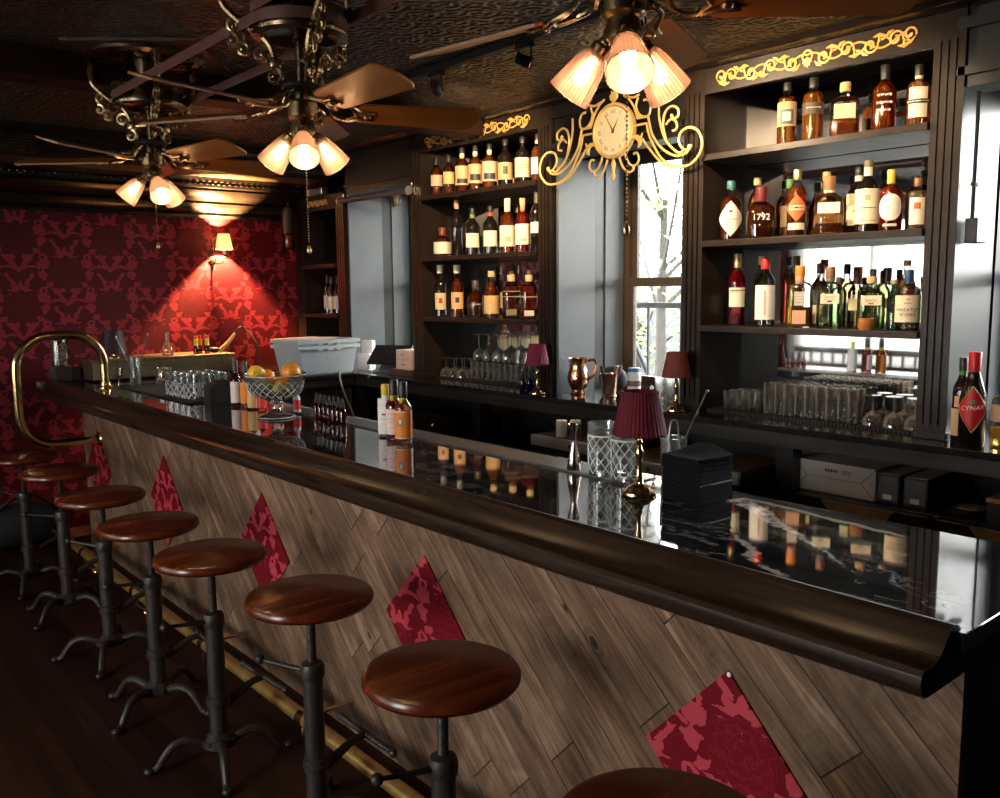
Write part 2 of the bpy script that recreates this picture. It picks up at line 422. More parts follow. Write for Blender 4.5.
def smooth_path(pts, n=6):
    """Catmull-Rom through the points"""
    P = [Vector(p) for p in pts]; out = []
    for i in range(len(P) - 1):
        a = P[max(i - 1, 0)]; b = P[i]; c = P[i + 1]; d = P[min(i + 2, len(P) - 1)]
        for k in range(n):
            t = k / n
            out.append(.5 * ((2 * b) + (c - a) * t + (2 * a - 5 * b + 4 * c - d) * t * t + (3 * b - a - 3 * c + d) * t ** 3))
    out.append(P[-1]); return out
def spiral(cx, cy, r0, r1, a0, turns, n=22):
    return [(cx + (r0 + (r1 - r0) * i / n) * math.cos(a0 + turns * 2 * PI * i / n), cy + (r0 + (r1 - r0) * i / n) * math.sin(a0 + turns * 2 * PI * i / n)) for i in range(n + 1)]

exec_parts = []
# ------------------------------------------------------------------ the room
CEIL = 2.66; WX = -3.2; EX = 4.10; NY = -2.4; FY = 6.60
struct('floor', MB().b2(WX, EX, NY, FY + .1, -.08, 0), FLOORM)
struct('ceiling', MB().b2(WX, EX, NY, FY + .1, CEIL, CEIL + .1), TIN)
struct('wall_far', MB().b2(WX, EX, FY, FY + .12, 0, CEIL), WALLPAPER)
struct('wall_near', MB().b2(WX, EX, NY - .1, NY, 0, CEIL), simple('dark_plaster', (.05, .035, .03), .7, scale=4))
# street side wall with two wide shop windows
FW = [(1.25, 2.75), (3.45, 6.45)]
m = MB(); FZ0, FZ1 = .60, 2.48; RGX = -2.3; RGZ = .92
m.b2(WX - .12, WX, NY, FY, 0, FZ0); m.b2(WX - .12, WX, NY, FY, FZ1, CEIL)
ys = [NY] + [v for w in FW for v in w] + [FY]
for i in range(0, len(ys), 2): m.b2(WX - .12, WX, ys[i], ys[i + 1], FZ0, FZ1)
struct('wall_front', m, BLACK2)
for k, (a, b) in enumerate(FW):
    m = MB(); X0, X1 = WX - .09, WX - .03
    m.b2(X0, X1, a, a + .06, FZ0, FZ1); m.b2(X0, X1, b - .06, b, FZ0, FZ1); m.b2(X0, X1, a, b, FZ0, FZ0 + .07); m.b2(X0, X1, a, b, FZ1 - .06, FZ1)
    for t in (1 / 3, 2 / 3): m.b2(X0 + .01, X1 - .01, a + (b - a) * t - .025, a + (b - a) * t + .025, FZ0, FZ1)
    m.b2(WX - .02, WX + .06, a - .04, b + .04, FZ0 - .03, FZ0)
    w = struct('window_%d' % (k + 4), m, BLACK2)
    MB().b2(WX - .064, WX - .058, a + .03, b - .03, FZ0 + .03, FZ1 - .03).build('window_pane', PANE, w, smooth=False)
SHEER = bpy.data.materials.new('dimming_voile'); SHEER.use_nodes = True; _n = SHEER.node_tree; _n.nodes.clear()
_o = _n.nodes.new('ShaderNodeOutputMaterial'); _m = _n.nodes.new('ShaderNodeMixShader'); _t = _n.nodes.new('ShaderNodeBsdfTransparent'); _l = _n.nodes.new('ShaderNodeBsdfTranslucent')
_n.links.new(ramp(_n, noise(_n, objco(_n), 60), [(.3, (.24, .23, .21)), (.7, (.30, .29, .27))]), _l.inputs[0]); _m.inputs[0].default_value = .86
_n.links.new(_t.outputs[0], _m.inputs[1]); _n.links.new(_l.outputs[0], _m.inputs[2]); _n.links.new(_m.outputs[0], _o.inputs[0])
cu = thing('dimming_curtain', 'made-up sheer curtain dimming the far street window, seen only in the cabinet mirror', 'curtain', (WX + .10, (FW[1][0] + FW[1][1]) / 2, 0))  # curtain added to cut the daylight from the far street window
MB().sheet(lambda u, v: (.025 * math.sin(u * 90), (u - .5) * 3.08, .55 + v * 1.95), 240, 2).build('curtain_panel', SHEER, cu)
MB().cyl((0, -1.56, 2.52), (0, 1.56, 2.52), .014).build('curtain_rod', DBRONZE, cu)
rg = thing('spindle_railing', 'low wooden spindle railing by the street windows, seen in the cabinet mirror', 'railing', (RGX, 4.9, 0))
OAK = simple('dark_oak', (.07, .035, .018), .45, vary=.2)
MB().b2(-.035, .035, -.75, 1.0, RGZ - .07, RGZ, bev=.008).build('hand_rail', OAK, rg)
MB().b2(-.03, .03, -.75, 1.0, .10, .16).build('bottom_rail', OAK, rg)
for k in range(12): MB().lathe([(.014, 0), (.022, .06), (.012, .12), (.02, .30), (.012, .50), (.018, RGZ - .26), (.014, RGZ - .23)], 10, (0, -.62 + k * .14, .16)).build('spindle', OAK, rg)
MB().b2(-.05, .05, -.85, -.75, 0, RGZ + .03, bev=.006).lathe([(.02, 0), (.05, .03), (.055, .06), (.03, .10), (.012, .14), (0, .15)], 14, (0, -.80, RGZ + .03)).build('newel_post', OAK, rg)
# wall behind the bar, with three deep window bays
BAYS = [(.30, 1.445), (2.68, 3.56), (4.92, 5.78)]; BZ0, BZ1 = .98, 2.46
m = MB(); ys = [NY] + [v for w in BAYS for v in w] + [FY]
for i in range(0, len(ys), 2): m.b2(3.79, EX, ys[i], ys[i + 1], 0, CEIL)
for a, b in BAYS: m.b2(3.79, EX, a, b, 0, BZ0); m.b2(3.79, EX, a, b, BZ1, CEIL)
struct('wall_back', m, BLACK)
for k, (a, b) in enumerate(BAYS):
    # reveal boards: two pale boards with a dark channel between
    m = MB()
    m.b2(3.45, 3.74, b - .018, b, 1.06, 2.36); m.b2(3.83, 3.985, b - .018, b, 1.06, 2.42)
    m.b2(3.45, 3.74, a, a + .018, 1.06, 2.36); m.b2(3.83, 3.985, a, a + .018, 1.06, 2.42)
    struct('trim_%d' % (k + 1), m, GREYBLUE)
    m = MB()
    m.b2(3.44, 3.60, a, b, 2.36, CEIL); m.b2(3.60, 3.79, a, b, 2.40, CEIL)
    m.b2(3.42, 3.44, a, b, 2.40, 2.43); m.b2(3.41, 3.44, a, b, 2.56, 2.60)
    m.b2(3.74, 3.83, b - .010, b, 1.06, 2.40)
    struct('trim_%d' % (k + 4), m, BLACK)
    m = MB(); X0, X1 = 4.0, 4.07; zm = 1.68
    m.b2(X0, X1, a, a + .045, BZ0, BZ1); m.b2(X0, X1, b - .045, b, BZ0, BZ1); m.b2(X0, X1, a, b, BZ1 - .05, BZ1); m.b2(X0 - .02, X1, a, b, BZ0, 1.07)
    m.b2(X0 - .008, X0 + .03, a + .045, b - .045, zm - .025, zm + .025)                       # meeting rail
    for y0, y1 in ((a + .045, a + .085), (b - .085, b - .045)):
        m.b2(X0 + .0, X0 + .03, y0, y1, 1.07, zm); m.b2(X0 + .03, X0 + .06, y0, y1, zm, BZ1 - .05)
    m.b2(X0, X0 + .03, a + .045, b - .045, 1.07, 1.13); m.b2(X0 + .03, X0 + .06, a + .045, b - .045, BZ1 - .10, BZ1 - .05)
    m.box((X0 - .012, (a + b) / 2 - .1, zm + .033), (.03, .06, .018), bev=.004)              # sash lock
    w = struct('window_%d' % (k + 1), m, TIMBER)
    MB().b2(X0 + .012, X0 + .018, a + .08, b - .08, 1.12, zm - .02).b2(X0 + .043, X0 + .049, a + .08, b - .08, zm, BZ1 - .09).build('window_pane', PANE, w, smooth=False)
# dropped soffit and cornice on the far wall, ceiling beam, cornice over the bottle cabinets
struct('trim_7', MB().b2(WX, 3.42, 6.0, FY, 2.47, CEIL), simple('soffit_tin', (.16, .105, .055), .45, .4, vary=.35, scale=30, bumps=.6))
prof = [(6.0, 2.66), (5.93, 2.66), (5.93, 2.60), (5.95, 2.58), (5.95, 2.50), (5.98, 2.47), (6.0, 2.47)]
MOULD = simple('glossy_black_moulding', (.016, .012, .009), .24, vary=.3, scale=20, spec=.7)
m = MB().prism(prof, lambda u, v, w: (WX + w, u, v), 3.42 - WX); struct('trim_8', m, MOULD)
prof = [(6.60, 2.20), (6.565, 2.20), (6.555, 2.22), (6.565, 2.235), (6.55, 2.245), (6.525, 2.26), (6.51, 2.285), (6.50, 2.30), (6.515, 2.31), (6.49, 2.32),
        (6.45, 2.335), (6.41, 2.36), (6.39, 2.385), (6.40, 2.395), (6.365, 2.405), (6.355, 2.42), (6.365, 2.435), (6.33, 2.445), (6.31, 2.47), (6.60, 2.47)]
struct('trim_9', MB().prism(prof, lambda u, v, w: (WX + w, u, v), 3.42 - WX), MOULD, smooth=True)
m = MB()
for i in range(150):                                                                       # egg-and-dart row
    m.ball((WX + .02 + i * .044, 6.345, 2.428), .013, 1, (1.2, 1, .8))
struct('trim_10', m, MOULD, smooth=True)
struct('trim_11', MB().b2(WX, 3.395, 4.12, 4.30, 2.545, CEIL, bev=.006), BEAMWOOD)
prof = [(3.40, 2.635), (3.36, 2.637), (3.345, 2.645), (3.33, 2.66), (3.42, 2.66), (3.42, 2.635)]
struct('trim_12', MB().prism(prof, lambda u, v, w: (u, -.5 + w, v), 6.4), MOULD, smooth=True)
m = MB(); m.b2(WX, 1.6, FY - .02, FY, 0, .14, bev=.004); m.b2(WX, 1.6, FY - .03, FY, .12, .14)
struct('baseboard_far', m, BLACK)
vent = thing('air_vent', 'dark slotted air vent high in the cornice above the red wall', 'vent', (1.27, 5.93, 2.54))
MB().box((0, -.012, 0), (.26, .02, .13), bev=.004).build('vent_frame', INK, vent)
for i in range(6): MB().box((0, -.024, -.045 + i * .018), (.22, .006, .007)).build('vent_slat', DBRONZE, vent)

# ------------------------------------------------------------------ outside the windows
struct('ground', MB().b2(4.3, 16, -8, 18, -.6, -.5).b2(-16, WX - .3, -12, 20, -.25, -.15), simple('pale_paving', (.09, .09, .085), .8, scale=3))
ext = MB().b2(13, 13.4, -6, 20, -.5, 1.9).build('brick_wall', simple('pale_brick', (.075, .08, .085), .8, scale=2), smooth=False)
tag(ext, 'pale grey wall far outside, seen through the middle window behind the bar', 'wall')
LEAFS = [simple('spring_leaf_%d' % i, c, .55, vary=.25, scale=5) for i, c in enumerate([(.085, .135, .022), (.12, .165, .045), (.07, .11, .022)])]
def foliage(name, label, c, rad, n, mt, seed, trunk):
    rnd = random.Random(seed); t = thing(name, label, 'tree', (c[0], c[1], -.5), group='trees outside the bar windows')
    m = MB()
    for i in range(n):
        v = Vector((rnd.gauss(0, 1), rnd.gauss(0, 1), rnd.gauss(0, 1))); v.normalize(); v = v * (rnd.random() ** .4)
        p = Vector((v.x * rad[0], v.y * rad[1], c[2] + .5 + v.z * rad[2])); s = rnd.uniform(.05, .11)
        a = Vector((rnd.uniform(-1, 1), rnd.uniform(-1, 1), rnd.uniform(-1, 1))).normalized(); b = a.orthogonal().normalized()
        k = [m.bm.verts.new(p + q) for q in (a * s, b * s * .45, a * -s, b * s * -.45)]; m.bm.faces.new(k)
    m.build('foliage', mt, t, smooth=False)
    m = MB(); m.tube([(0, 0, 0), (.03, .05, trunk * .6), (-.02, -.03, trunk)], [.09, .06, .04], 8)
    for i in range(7):
        a = rnd.uniform(0, 2 * PI); z = trunk * rnd.uniform(.5, .95)
        m.tube([(0, 0, z), (math.cos(a) * rad[0] * .4, math.sin(a) * rad[1] * .4, z + rad[2] * .4), (math.cos(a) * rad[0] * .8, math.sin(a) * rad[1] * .8, z + rad[2] * .9)], [.03, .018, .008], 5)
    m.build('trunk', simple('pale_bark', (.03, .025, .02), .9, vary=.3), t)
foliage('tree', 'pale green leafy tree seen through the upper pane behind the clock', (8.6, 7.0, 3.0), (1.7, 1.7, 1.5), 900, LEAFS[0], 1, 3.2)
foliage('tree', 'low pale shrubby tree seen through the lower pane of the middle window', (11.2, 9.6, 1.3), (1.3, 1.9, 1.1), 900, LEAFS[1], 2, 1.6)
foliage('tree', 'light green tree outside the window at the far end of the bar', (8.2, 11.6, 2.6), (1.6, 1.8, 1.6), 700, LEAFS[2], 3, 3.0)
rl = thing('balcony_railing', 'dark metal balcony railing with a slanted brace outside the middle window', 'railing', (5.0, 3.9, 0))
RM = simple('grey_railing_paint', (.018, .019, .02), .5)
MB().b2(-.02, .02, -1.3, 1.3, 1.50, 1.54).b2(-.02, .02, -1.3, 1.3, .60, .63).build('top_rail', RM, rl)
for i in range(9): MB().cyl((0, -1.2 + i * .3, -.49), (0, -1.2 + i * .3, 1.5), .012, seg=8).build('baluster', RM, rl)
MB().tube([(0.03, .62, 1.50), (.03, .14, .72)], .022, 8).build('brace', RM, rl)

# ------------------------------------------------------------------ gilt scrollwork
def scrollwork(y0, y1, z, k, name, parent, x, mt):
    """mirror-symmetric row of C-scrolls on the plane x, between y0 and y1"""
    m = MB(); yc = (y0 + y1) / 2; L = abs(y1 - y0) / 2
    half = []
    def cs(c, s, fl=1):      # a C/S scroll with a leaf
        p = spiral(c, -.010 * fl, .004, .022, 0 if fl > 0 else PI, 1.25 * fl)
        return p
    units = [(.17, 1), (.40, -1), (.63, 1), (.86, -1)]
    for sgn in (1, -1):
        for f, fl in units:
            c = f * L
            half.append([(sgn * u, v, .0040 + .0032 * (1 - j / 20)) for j, (u, v) in enumerate(spiral(c, -.004 * fl, .006, .031, -PI / 2 * fl, 1.30 * fl, 20))])
            half.append([(sgn * u, v, .0038) for u, v in spiral(c + .046, .016 * fl, .003, .015, PI, 1.15 * fl, 12)])
            half.append([(sgn * (c + .010), .026 * fl, .002), (sgn * (c + .034), .030 * fl, .0085), (sgn * (c + .060), .020 * fl, .006), (sgn * (c + .078), .002 * fl, .0015)])
            half.append([(sgn * (c - .040), -.014 * fl, .002), (sgn * (c - .026), -.030 * fl, .0075), (sgn * (c - .008), -.038 * fl, .0015)])
        half.append([(sgn * L * q, .020 * math.sin(q * 2 * PI / .46 + .9), .0042) for q in [k / 40 * .96 for k in range(41)]])
        half.append([(sgn * (L - .02 + u), v, .0068 - .003 * j / 14) for j, (u, v) in enumerate(spiral(.014, .010, .005, .027, 0, -1.05, 14))])
    # centre shell
    for a in (-60, -30, 0, 30, 60):
        q = R(a - 90); half.append([(0, .006, .003), (.016 * math.cos(q), .002 + .022 * math.sin(q), .007), (.024 * math.cos(q), .002 + .036 * math.sin(q), .0015)])
    half.append([(u, v, .004) for u, v in spiral(0, .012, .022, .022, 0, 1, 20)])
    for pl in half:
        m.tube([(x, yc + u * k * (1 if y1 > y0 else 1), z + v * k) for u, v, r in pl], [r * k for u, v, r in pl], 6, flat=((1, 0, 0), .5))
    return m.build(name, mt, parent)

# ------------------------------------------------------------------ bottle cabinets behind the bar
SH = (1.47, 1.86, 2.25)
def cabinet(label, ya, yb, pa, pb, top, group, shelves, fz, k, mirrored=True):
    """ya..yb opening, pa/pb pilaster widths; origin on the worktop"""
    yc = (ya + yb) / 2; t = thing('bottle_cabinet', label, 'cabinet', (3.42, yc, 1.06), group=group)
    T = top - 1.06; a, b = ya - yc, yb - yc
    for y0, y1 in ((a - pa, a), (b, b + pb)):
        w = y1 - y0; poly = [(y0, 0), (y0, .36), (y1, .36), (y1, 0)]
        front = [(y1, 0)]
        g = .008
        for i in range(3):
            c = y1 - w * (.25 + .25 * i)
            front += [(c + g / 2, 0), (c + g / 2, .010), (c - g / 2, .010), (c - g / 2, 0)]
        m = MB().prism([(y0, 0)] + [(y0, .35), (y1, .35)] + front, lambda u, v, h: (v, u, .055 + h), T - .155)
        m.b2(.0, .35, y0, y1, T - .10, T); m.b2(.0, .35, y0, y1, .03, .055); m.b2(-.012, .35, y0 - .008, y1 + .008, 0, .03, bev=.004)
        m.build('pilaster', BLACK2, t, smooth=False)
    f = MB().b2(.0, .03, a, b, fz - 1.06, T, bev=.002).build('frieze', BLACK2, t, smooth=False)
    MB().b2(.03, .35, a, b, T - .025, T).build('top_board', BLACK2, t, smooth=False)
    scrollwork(a + .085 * (1 if k > .8 else .6), b - .085 * (1 if k > .8 else .6), (fz - 1.06 + T) / 2, k, 'gilt_scrollwork', f, -.003, GOLD)
    for s in shelves:
        MB().b2(-.020, .32, a + .002, b - .002, s - 1.06 - .028, s - 1.06, bev=.002).build('shelf', BLACK2, t, smooth=False)
    if mirrored: MB().b2(.332, .348, a, b, .0, T - .025).build('mirror_back', MIRROR, t, smooth=False)
    else: MB().b2(.332, .348, a, b, .0, T - .025).build('back_board', BLACK, t, smooth=False)
    return t
cabinet('open black cabinet of backlit bottles at right, gilt scrolls above', 1.53, 2.555, .114, .114, 2.634, 'bottle cabinets behind the bar', SH, 2.519, 1.0)
cabinet('open black cabinet of dark whiskey bottles in the middle, over the wine glasses', 3.675, 4.80, .108, .112, 2.634, 'bottle cabinets behind the bar', SH, 2.53, 1.0)
cabinet('small black cabinet at the red wall holding three wine bottles', 5.90, 6.42, .11, .12, 2.37, 'bottle cabinets behind the bar', (1.47, 1.85), 2.26, .62, False)

# ------------------------------------------------------------------ back counter and what is under it
TOP = 1.06
t = thing('back_counter', 'long black back counter with a thick edge under the bottle cabinets', 'counter', (3.28, 2.7, 0))
COUNTERTOP = simple('glossy_black_counter', (.016, .015, .015), .10, vary=.3, scale=12, spec=.7, coat=.4)
m = MB(); m.b2(0, .51, -3.4, 3.90, 1.032, TOP, bev=.003); m.b2(.51, .72, -2.4, -1.284, 1.032, TOP); m.b2(.51, .72, -.02, .86, 1.032, TOP); m.b2(.51, .72, 2.22, 3.08, 1.032, TOP)
m.b2(-.55, 0, 2.78, 3.90, 1.032, TOP, bev=.003)
m.build('worktop', COUNTERTOP, t, smooth=False)
APR = wood_mat('stained_black_apron', [(.3, (.018, .014, .012)), (.7, (.038, .030, .026))], .35, 'y', .7)
m = MB(); m.b2(.015, .04, -3.4, 2.78, .972, 1.032); m.b2(-.535, .015, 2.795, 2.82, .972, 1.032); m.build('apron', APR, t, smooth=False)
for y in (-2.1, -.68, 1.40, 2.76): MB().b2(.02, .09, y - .04, y + .04, 0, .972).build('post', BLACK, t, smooth=False)
MB().b2(.47, .50, -3.4, 3.88, 0, 1.03).build('back_board', INK, t, smooth=False)
MB().b2(-.53, -.50, 2.84, 3.88, 0, 1.03).b2(-.50, .02, 2.84, 2.87, 0, .97).build('end_panel', simple('olive_grey_panel', (.055, .05, .04), .5), t, smooth=False)
MB().b2(.05, .47, 2.79, 2.83, .70, .72).b2(.05, .46, 1.26, 2.72, .66, .69).build('lower_shelf', BLACK, t, smooth=False)
# low refrigerators
def fridge(name, label, y0, y1, grp):
    t = thing(name, label, 'fridge', (3.31, (y0 + y1) / 2, 0), group=grp); w = (y1 - y0) / 2
    MB().b2(.02, .44, -w, w, .02, .790, bev=.008).build('cabinet_body', simple('fridge_black', (.014, .013, .013), .4), t, smooth=False)
    for s in (-1, 1):
        d = MB().b2(-.02, .02, min(0, s * w) + .01, max(0, s * w) - .01, .06, .788, bev=.006).build('door', simple('fridge_door', (.016, .015, .016), .35), t, smooth=False)
        c = s * w / 2
        MB().prism([(c - .15, .782), (c + .15, .782), (c + .105, .728), (c - .105, .728)], lambda u, v, h: (-.034 + h, u, v), .014).build('door_handle', simple('bronze_pull', (.42, .30, .15), .4, .2), d, smooth=False)
    for y in (-w + .06, w - .06): MB().cyl((.1, y, 0), (.1, y, .02), .02).cyl((.36, y, 0), (.36, y, .02), .02).build('foot', INK, t)
    return t
fridge('back_bar_fridge', 'low black back bar fridge under the right cabinet with bronze trapezoid pulls', .82, 1.97, 'low fridges under the back counter')
# carton, blue boxes, ashtray and folded box on the fridge
t = thing('paper_carton', 'white paper carton with folded corner flaps under the right back counter', 'box', (3.48, 1.825, .791), R(-1))
cb = MB().box((0, 0, .065), (.24, .36, .13), bev=.003).build('carton_body', simple('whitish_carton', (.60, .56, .54), .7, vary=.05), t, smooth=False)
m = MB()
for s in (-1, 1):
    for za, zb in ((.002, .065), (.128, .065)): m.tube([(-.1225, s * .18, za), (-.1225, s * .12, zb)], .0011, 5)
m.tube([(-.1225, -.12, .065), (-.1225, .12, .065)], .0008, 5); m.build('fold_line', simple('fold_grey', (.25, .23, .22), .8), t)
m = MB()
for i, w in enumerate((.05, .035)):
    pass
for i in range(5): m.box((-.1215, .035 - i * .012, .098), (.001, .008, .012))
for i in range(3): m.box((-.1215, -.055, .104 - i * .006), (.001, .045 - i * .008, .002))
m.build('printed_mark', simple('dark_print', (.08, .07, .07), .8), t, smooth=False)
for i, (y, l) in enumerate(((1.605, 'blue edged flat carton touching the white paper carton'), (1.50, 'blue edged flat carton nearer the round tray'))):
    t = thing('glassware_box', l, 'box', (3.50, y, .791), R(1.5 * i), 'two blue edged cartons')
    MB().box((0, 0, .058), (.25, .092, .115), bev=.002).build('carton_body', simple('slate_blue_card', (.030, .045, .10), .6), t, smooth=False)
    MB().box((-.1265, 0, .06), (.003, .078, .096)).build('front_label', simple('grey_card', (.16, .155, .16), .6), t, smooth=False)
    MB().box((-.129, 0, .026), (.002, .035, .02)).build('barcode_sticker', WHITEP, t, smooth=False)
    MB().box((0, 0, .1165), (.24, .084, .002)).build('lid_flap', CARD, t, smooth=False)
t = thing('round_tray', 'small round black tray with a slotted tan centre under the counter', 'tray', (3.44, 1.33, .791))
MB().lathe([(.055, 0), (.070, .004), (.072, .022), (.066, .024), (.064, .014), (0, .012)], 28).build('tray_body', INK, t)
MB().lathe([(.058, .0125), (.058, .020), (.036, .020), (.036, .0125)], 28, cap=False).build('rim_ring', simple('tan_resin', (.20, .16, .10), .5), t)
MB().box((0, 0, .016), (.02, .075, .008), bev=.002).build('slot', simple('pale_resin', (.45, .35, .22), .5), t)
t = thing('shoe_box', 'black lidded box with an orange-tan top at the right edge under the counter', 'box', (3.46, 1.07, .791), R(-2))
MB().box((0, 0, .04), (.26, .30, .08), bev=.003).build('box_body', simple('black_card', (.013, .014, .016), .6), t, smooth=False)
MB().box((0, 0, .088), (.265, .305, .016), bev=.002).build('lid', simple('ochre_card', (.33, .20, .075), .6), t, smooth=False)
# steel-fronted cash drawers and a black stereo
def drawer(label, y0, y1, x, z, h=.055):
    t = thing('cash_drawer', label, 'drawer', (x, (y0 + y1) / 2, z), group='steel fronted drawers under the back counter'); w = (y1 - y0) / 2
    MB().b2(.01, .40, -w, w, -.12, h - .004, bev=.004).build('drawer_case', simple('drawer_black', (.016, .014, .013), .45), t, smooth=False)
    MB().b2(-.012, .012, -w, w, 0, h, bev=.004).build('drawer_front', simple('brushed_grey_front', (.48, .47, .45), .38, .4, vary=.1, scale=60), t, smooth=False)
    MB().b2(.014, .39, -w + .01, w - .01, h - .004, h).build('drawer_top', simple('bronze_brown_top', (.12, .075, .04), .4, .2), t, smooth=False)
    MB().lathe([(0, 0), (.009, .002), (.011, .010), (.007, .016), (0, .017)], 14, (-.012, -w * .12, h / 2), Matrix.Rotation(-PI / 2, 4, 'Y')).build('lock_knob', BRASS, t)
drawer('steel fronted drawer with two candles standing on it', 2.80, 3.33, 3.05, .845)
drawer('steel fronted drawer partly hidden behind the cut mixing glasses', 2.36, 2.77, 3.05, .81)
drawer('steel fronted drawer just behind the black napkin stack', 2.07, 2.33, 3.05, .835)
t = thing('label_case', 'low black case with a paper sticker and a round emblem, right of the napkins', 'box', (3.06, 2.205, .60))
MB().b2(0, .38, -.145, .145, 0, .10, bev=.004).build('case_body', INK, t, smooth=False)
MB().b2(-.002, .001, .005, .085, .03, .075).build('paper_sticker', simple('grey_label', (.38, .38, .36), .6), t, smooth=False)
m = MB(); text_into(m, 'ABL', .030, lambda x, y: (-.0027, .045 - x, .052 + y)); m.build('sticker_lettering', INK, t, smooth=False)
MB().lathe([(0, 0), (.021, 0), (.021, .002), (0, .002)], 20, (0, -.045, .055), Matrix.Rotation(-PI / 2, 4, 'Y')).build('round_emblem', simple('blue_grey_badge', (.20, .26, .36), .5), t)
# low plinth that carries the drawers
struct('trim_13', MB().b2(3.06, 3.28, 1.9, 3.5, 0, .598), BLACK)
struct('trim_14', MB().b2(3.07, 3.27, 2.36, 3.46, .60, .688), BLACK)
def candle(label, x, y, z):
    t = thing('pillar_candle', label, 'candle', (x, y, z), group='pillar candles on the steel drawer')
    MB().lathe([(0, 0), (.027, 0), (.028, .003), (.028, .082), (.025, .085), (.010, .081), (0, .080)], 22).build('wax', simple('ivory_wax', (.80, .70, .56), .5, vary=.03), t)
    MB().cyl((0, 0, .080), (.001, 0, .090), .0013, seg=6).build('wick', INK, t)
candle('ivory pillar candle on the steel drawer, left one', 3.10, 3.165, .9005)
candle('ivory pillar candle on the steel drawer, right one', 3.150, 3.115, .9005)
for lab, y, z, w, h, mt in (('black lock box with a small key on the lower shelf left of the post', 4.62, .69, .46, .15, INK), ('tan paper stack beside the lock box on the lower shelf', 4.98, .69, .12, .05, CARD)):
    if mt is INK:
        t = thing('lock_box', lab, 'box', (3.36, y, z))
        MB().b2(0, .30, -w / 2, w / 2, 0, h, bev=.005).build('box_body', BLACK, t, smooth=False)
        MB().cyl((0, 0, h * .55), (-.012, 0, h * .55), .010).cyl((-.012, 0, h * .55), (-.02, 0, h * .50), .004).build('key', BRASS, t)
    else:
        t = thing('paper_stack', lab, 'paper', (3.38, y, z))
        m = MB()
        for i in range(5): m.box((.1, random.uniform(-.004, .004), .005 + i * .01), (.2, w, .009), rz=random.uniform(-.05, .05))
        m.build('sheets', mt, t, smooth=False)
t = thing('stereo_receiver', 'flat black receiver with a grey nameplate under the lock box', 'stereo', (3.34, 4.58, .02))
MB().b2(0, .34, -.24, .24, .45, .63, bev=.004).b2(.04, .3, -.2, .2, 0, .45).build('receiver_case', INK, t, smooth=False)
MB().b2(-.003, 0, -.02, .14, .56, .59).build('nameplate', simple('dull_plate', (.15, .15, .15), .4, .6), t, smooth=False)
MB().lathe([(0, 0), (.013, 0), (.013, .003), (0, .003)], 16, (-.001, -.05, .575), Matrix.Rotation(-PI / 2, 4, 'Y')).build('round_badge', simple('blue_grey_badge', (.2, .26, .36), .5), t)
# ------------------------------------------------------------------ the bar
BX = 1.60; BY0, BY1 = .607, 6.05; BT = 1.07
bar = thing('bar', 'long plank-fronted bar with black marble top, walnut rail and red diamonds', 'bar', (BX, 3.3, 0))
y0, y1 = BY0 - 3.3, BY1 - 3.3
MB().b2(0, .03, y0, y1, 0, 1.0).build('plank_front', PLANK, bar, smooth=False)
MB().b2(.03, .44, y0, y0 + .03, 0, 1.035).build('end_panel', ENDSTONE, bar, smooth=False)
MB().b2(.41, .44, y0 + .03, y1, 0, 1.035).b2(.03, .44, y1 - .03, y1, 0, 1.035).build('back_panel', INK, bar, smooth=False)
MB().b2(-.10, .505, BY0 - 3.3 - .037, 6.45 - 3.3, 1.036, BT, bev=.003).build('marble_top', MARBLE, bar, smooth=False)
# moulded arm rail: hump at the marble, hollow, rounded lip
rail = [(-.075, 1.068), (-.088, 1.079), (-.104, 1.083), (-.120, 1.077), (-.136, 1.060), (-.152, 1.044), (-.170, 1.034), (-.188, 1.031), (-.202, 1.034), (-.213, 1.034),
        (-.222, 1.026), (-.224, 1.012), (-.220, .998), (-.212, .988), (-.196, .984), (-.0, .984), (-.0, 1.036), (-.075, 1.036)]
m = MB().prism(rail, lambda u, v, w: (u, BY0 - 3.3 - .020 + w, v), 6.42 - BY0 + .020); m.build('arm_rail', RAILWOOD, bar, ang=25)
MB().b2(-.17, .44, 6.36 - 3.3, 6.46 - 3.3, 1.02, 1.066, bev=.006).build('rail_end', simple('pale_worn_wood', (.20, .15, .11), .5, vary=.3), bar, smooth=False)
DW, DH = .232, .247
for i, y in enumerate((1.10, 2.262, 3.445, 4.60, 5.76)):
    MB().prism([(-DW, 0), (0, DH), (DW, 0), (0, -DH)], lambda u, v, w: (-.006 + w, y - 3.3 + u, .553 + v), .0055).build('flock_diamond', DIAMOND, bar, smooth=False)
m = MB().lathe([(0, 0), (.006, 0), (.004, .003), (0, .004)], 10, (-.006, 1.10 - 3.3 - .004, .553 + DH - .008), Matrix.Rotation(-PI / 2, 4, 'Y')); m.build('pin_head', WHITEP, bar)
DRIP = simple('worn_zinc_strip', (.20, .185, .165), .34, .8, vary=.25, scale=30)
m = MB().b2(.345, .47, 1.70 - 3.3, 4.0 - 3.3, BT, BT + .005, bev=.0015); m.b2(.345, .349, 1.70 - 3.3, 4.0 - 3.3, BT + .005, BT + .007); m.build('drip_strip', DRIP, bar, smooth=False)

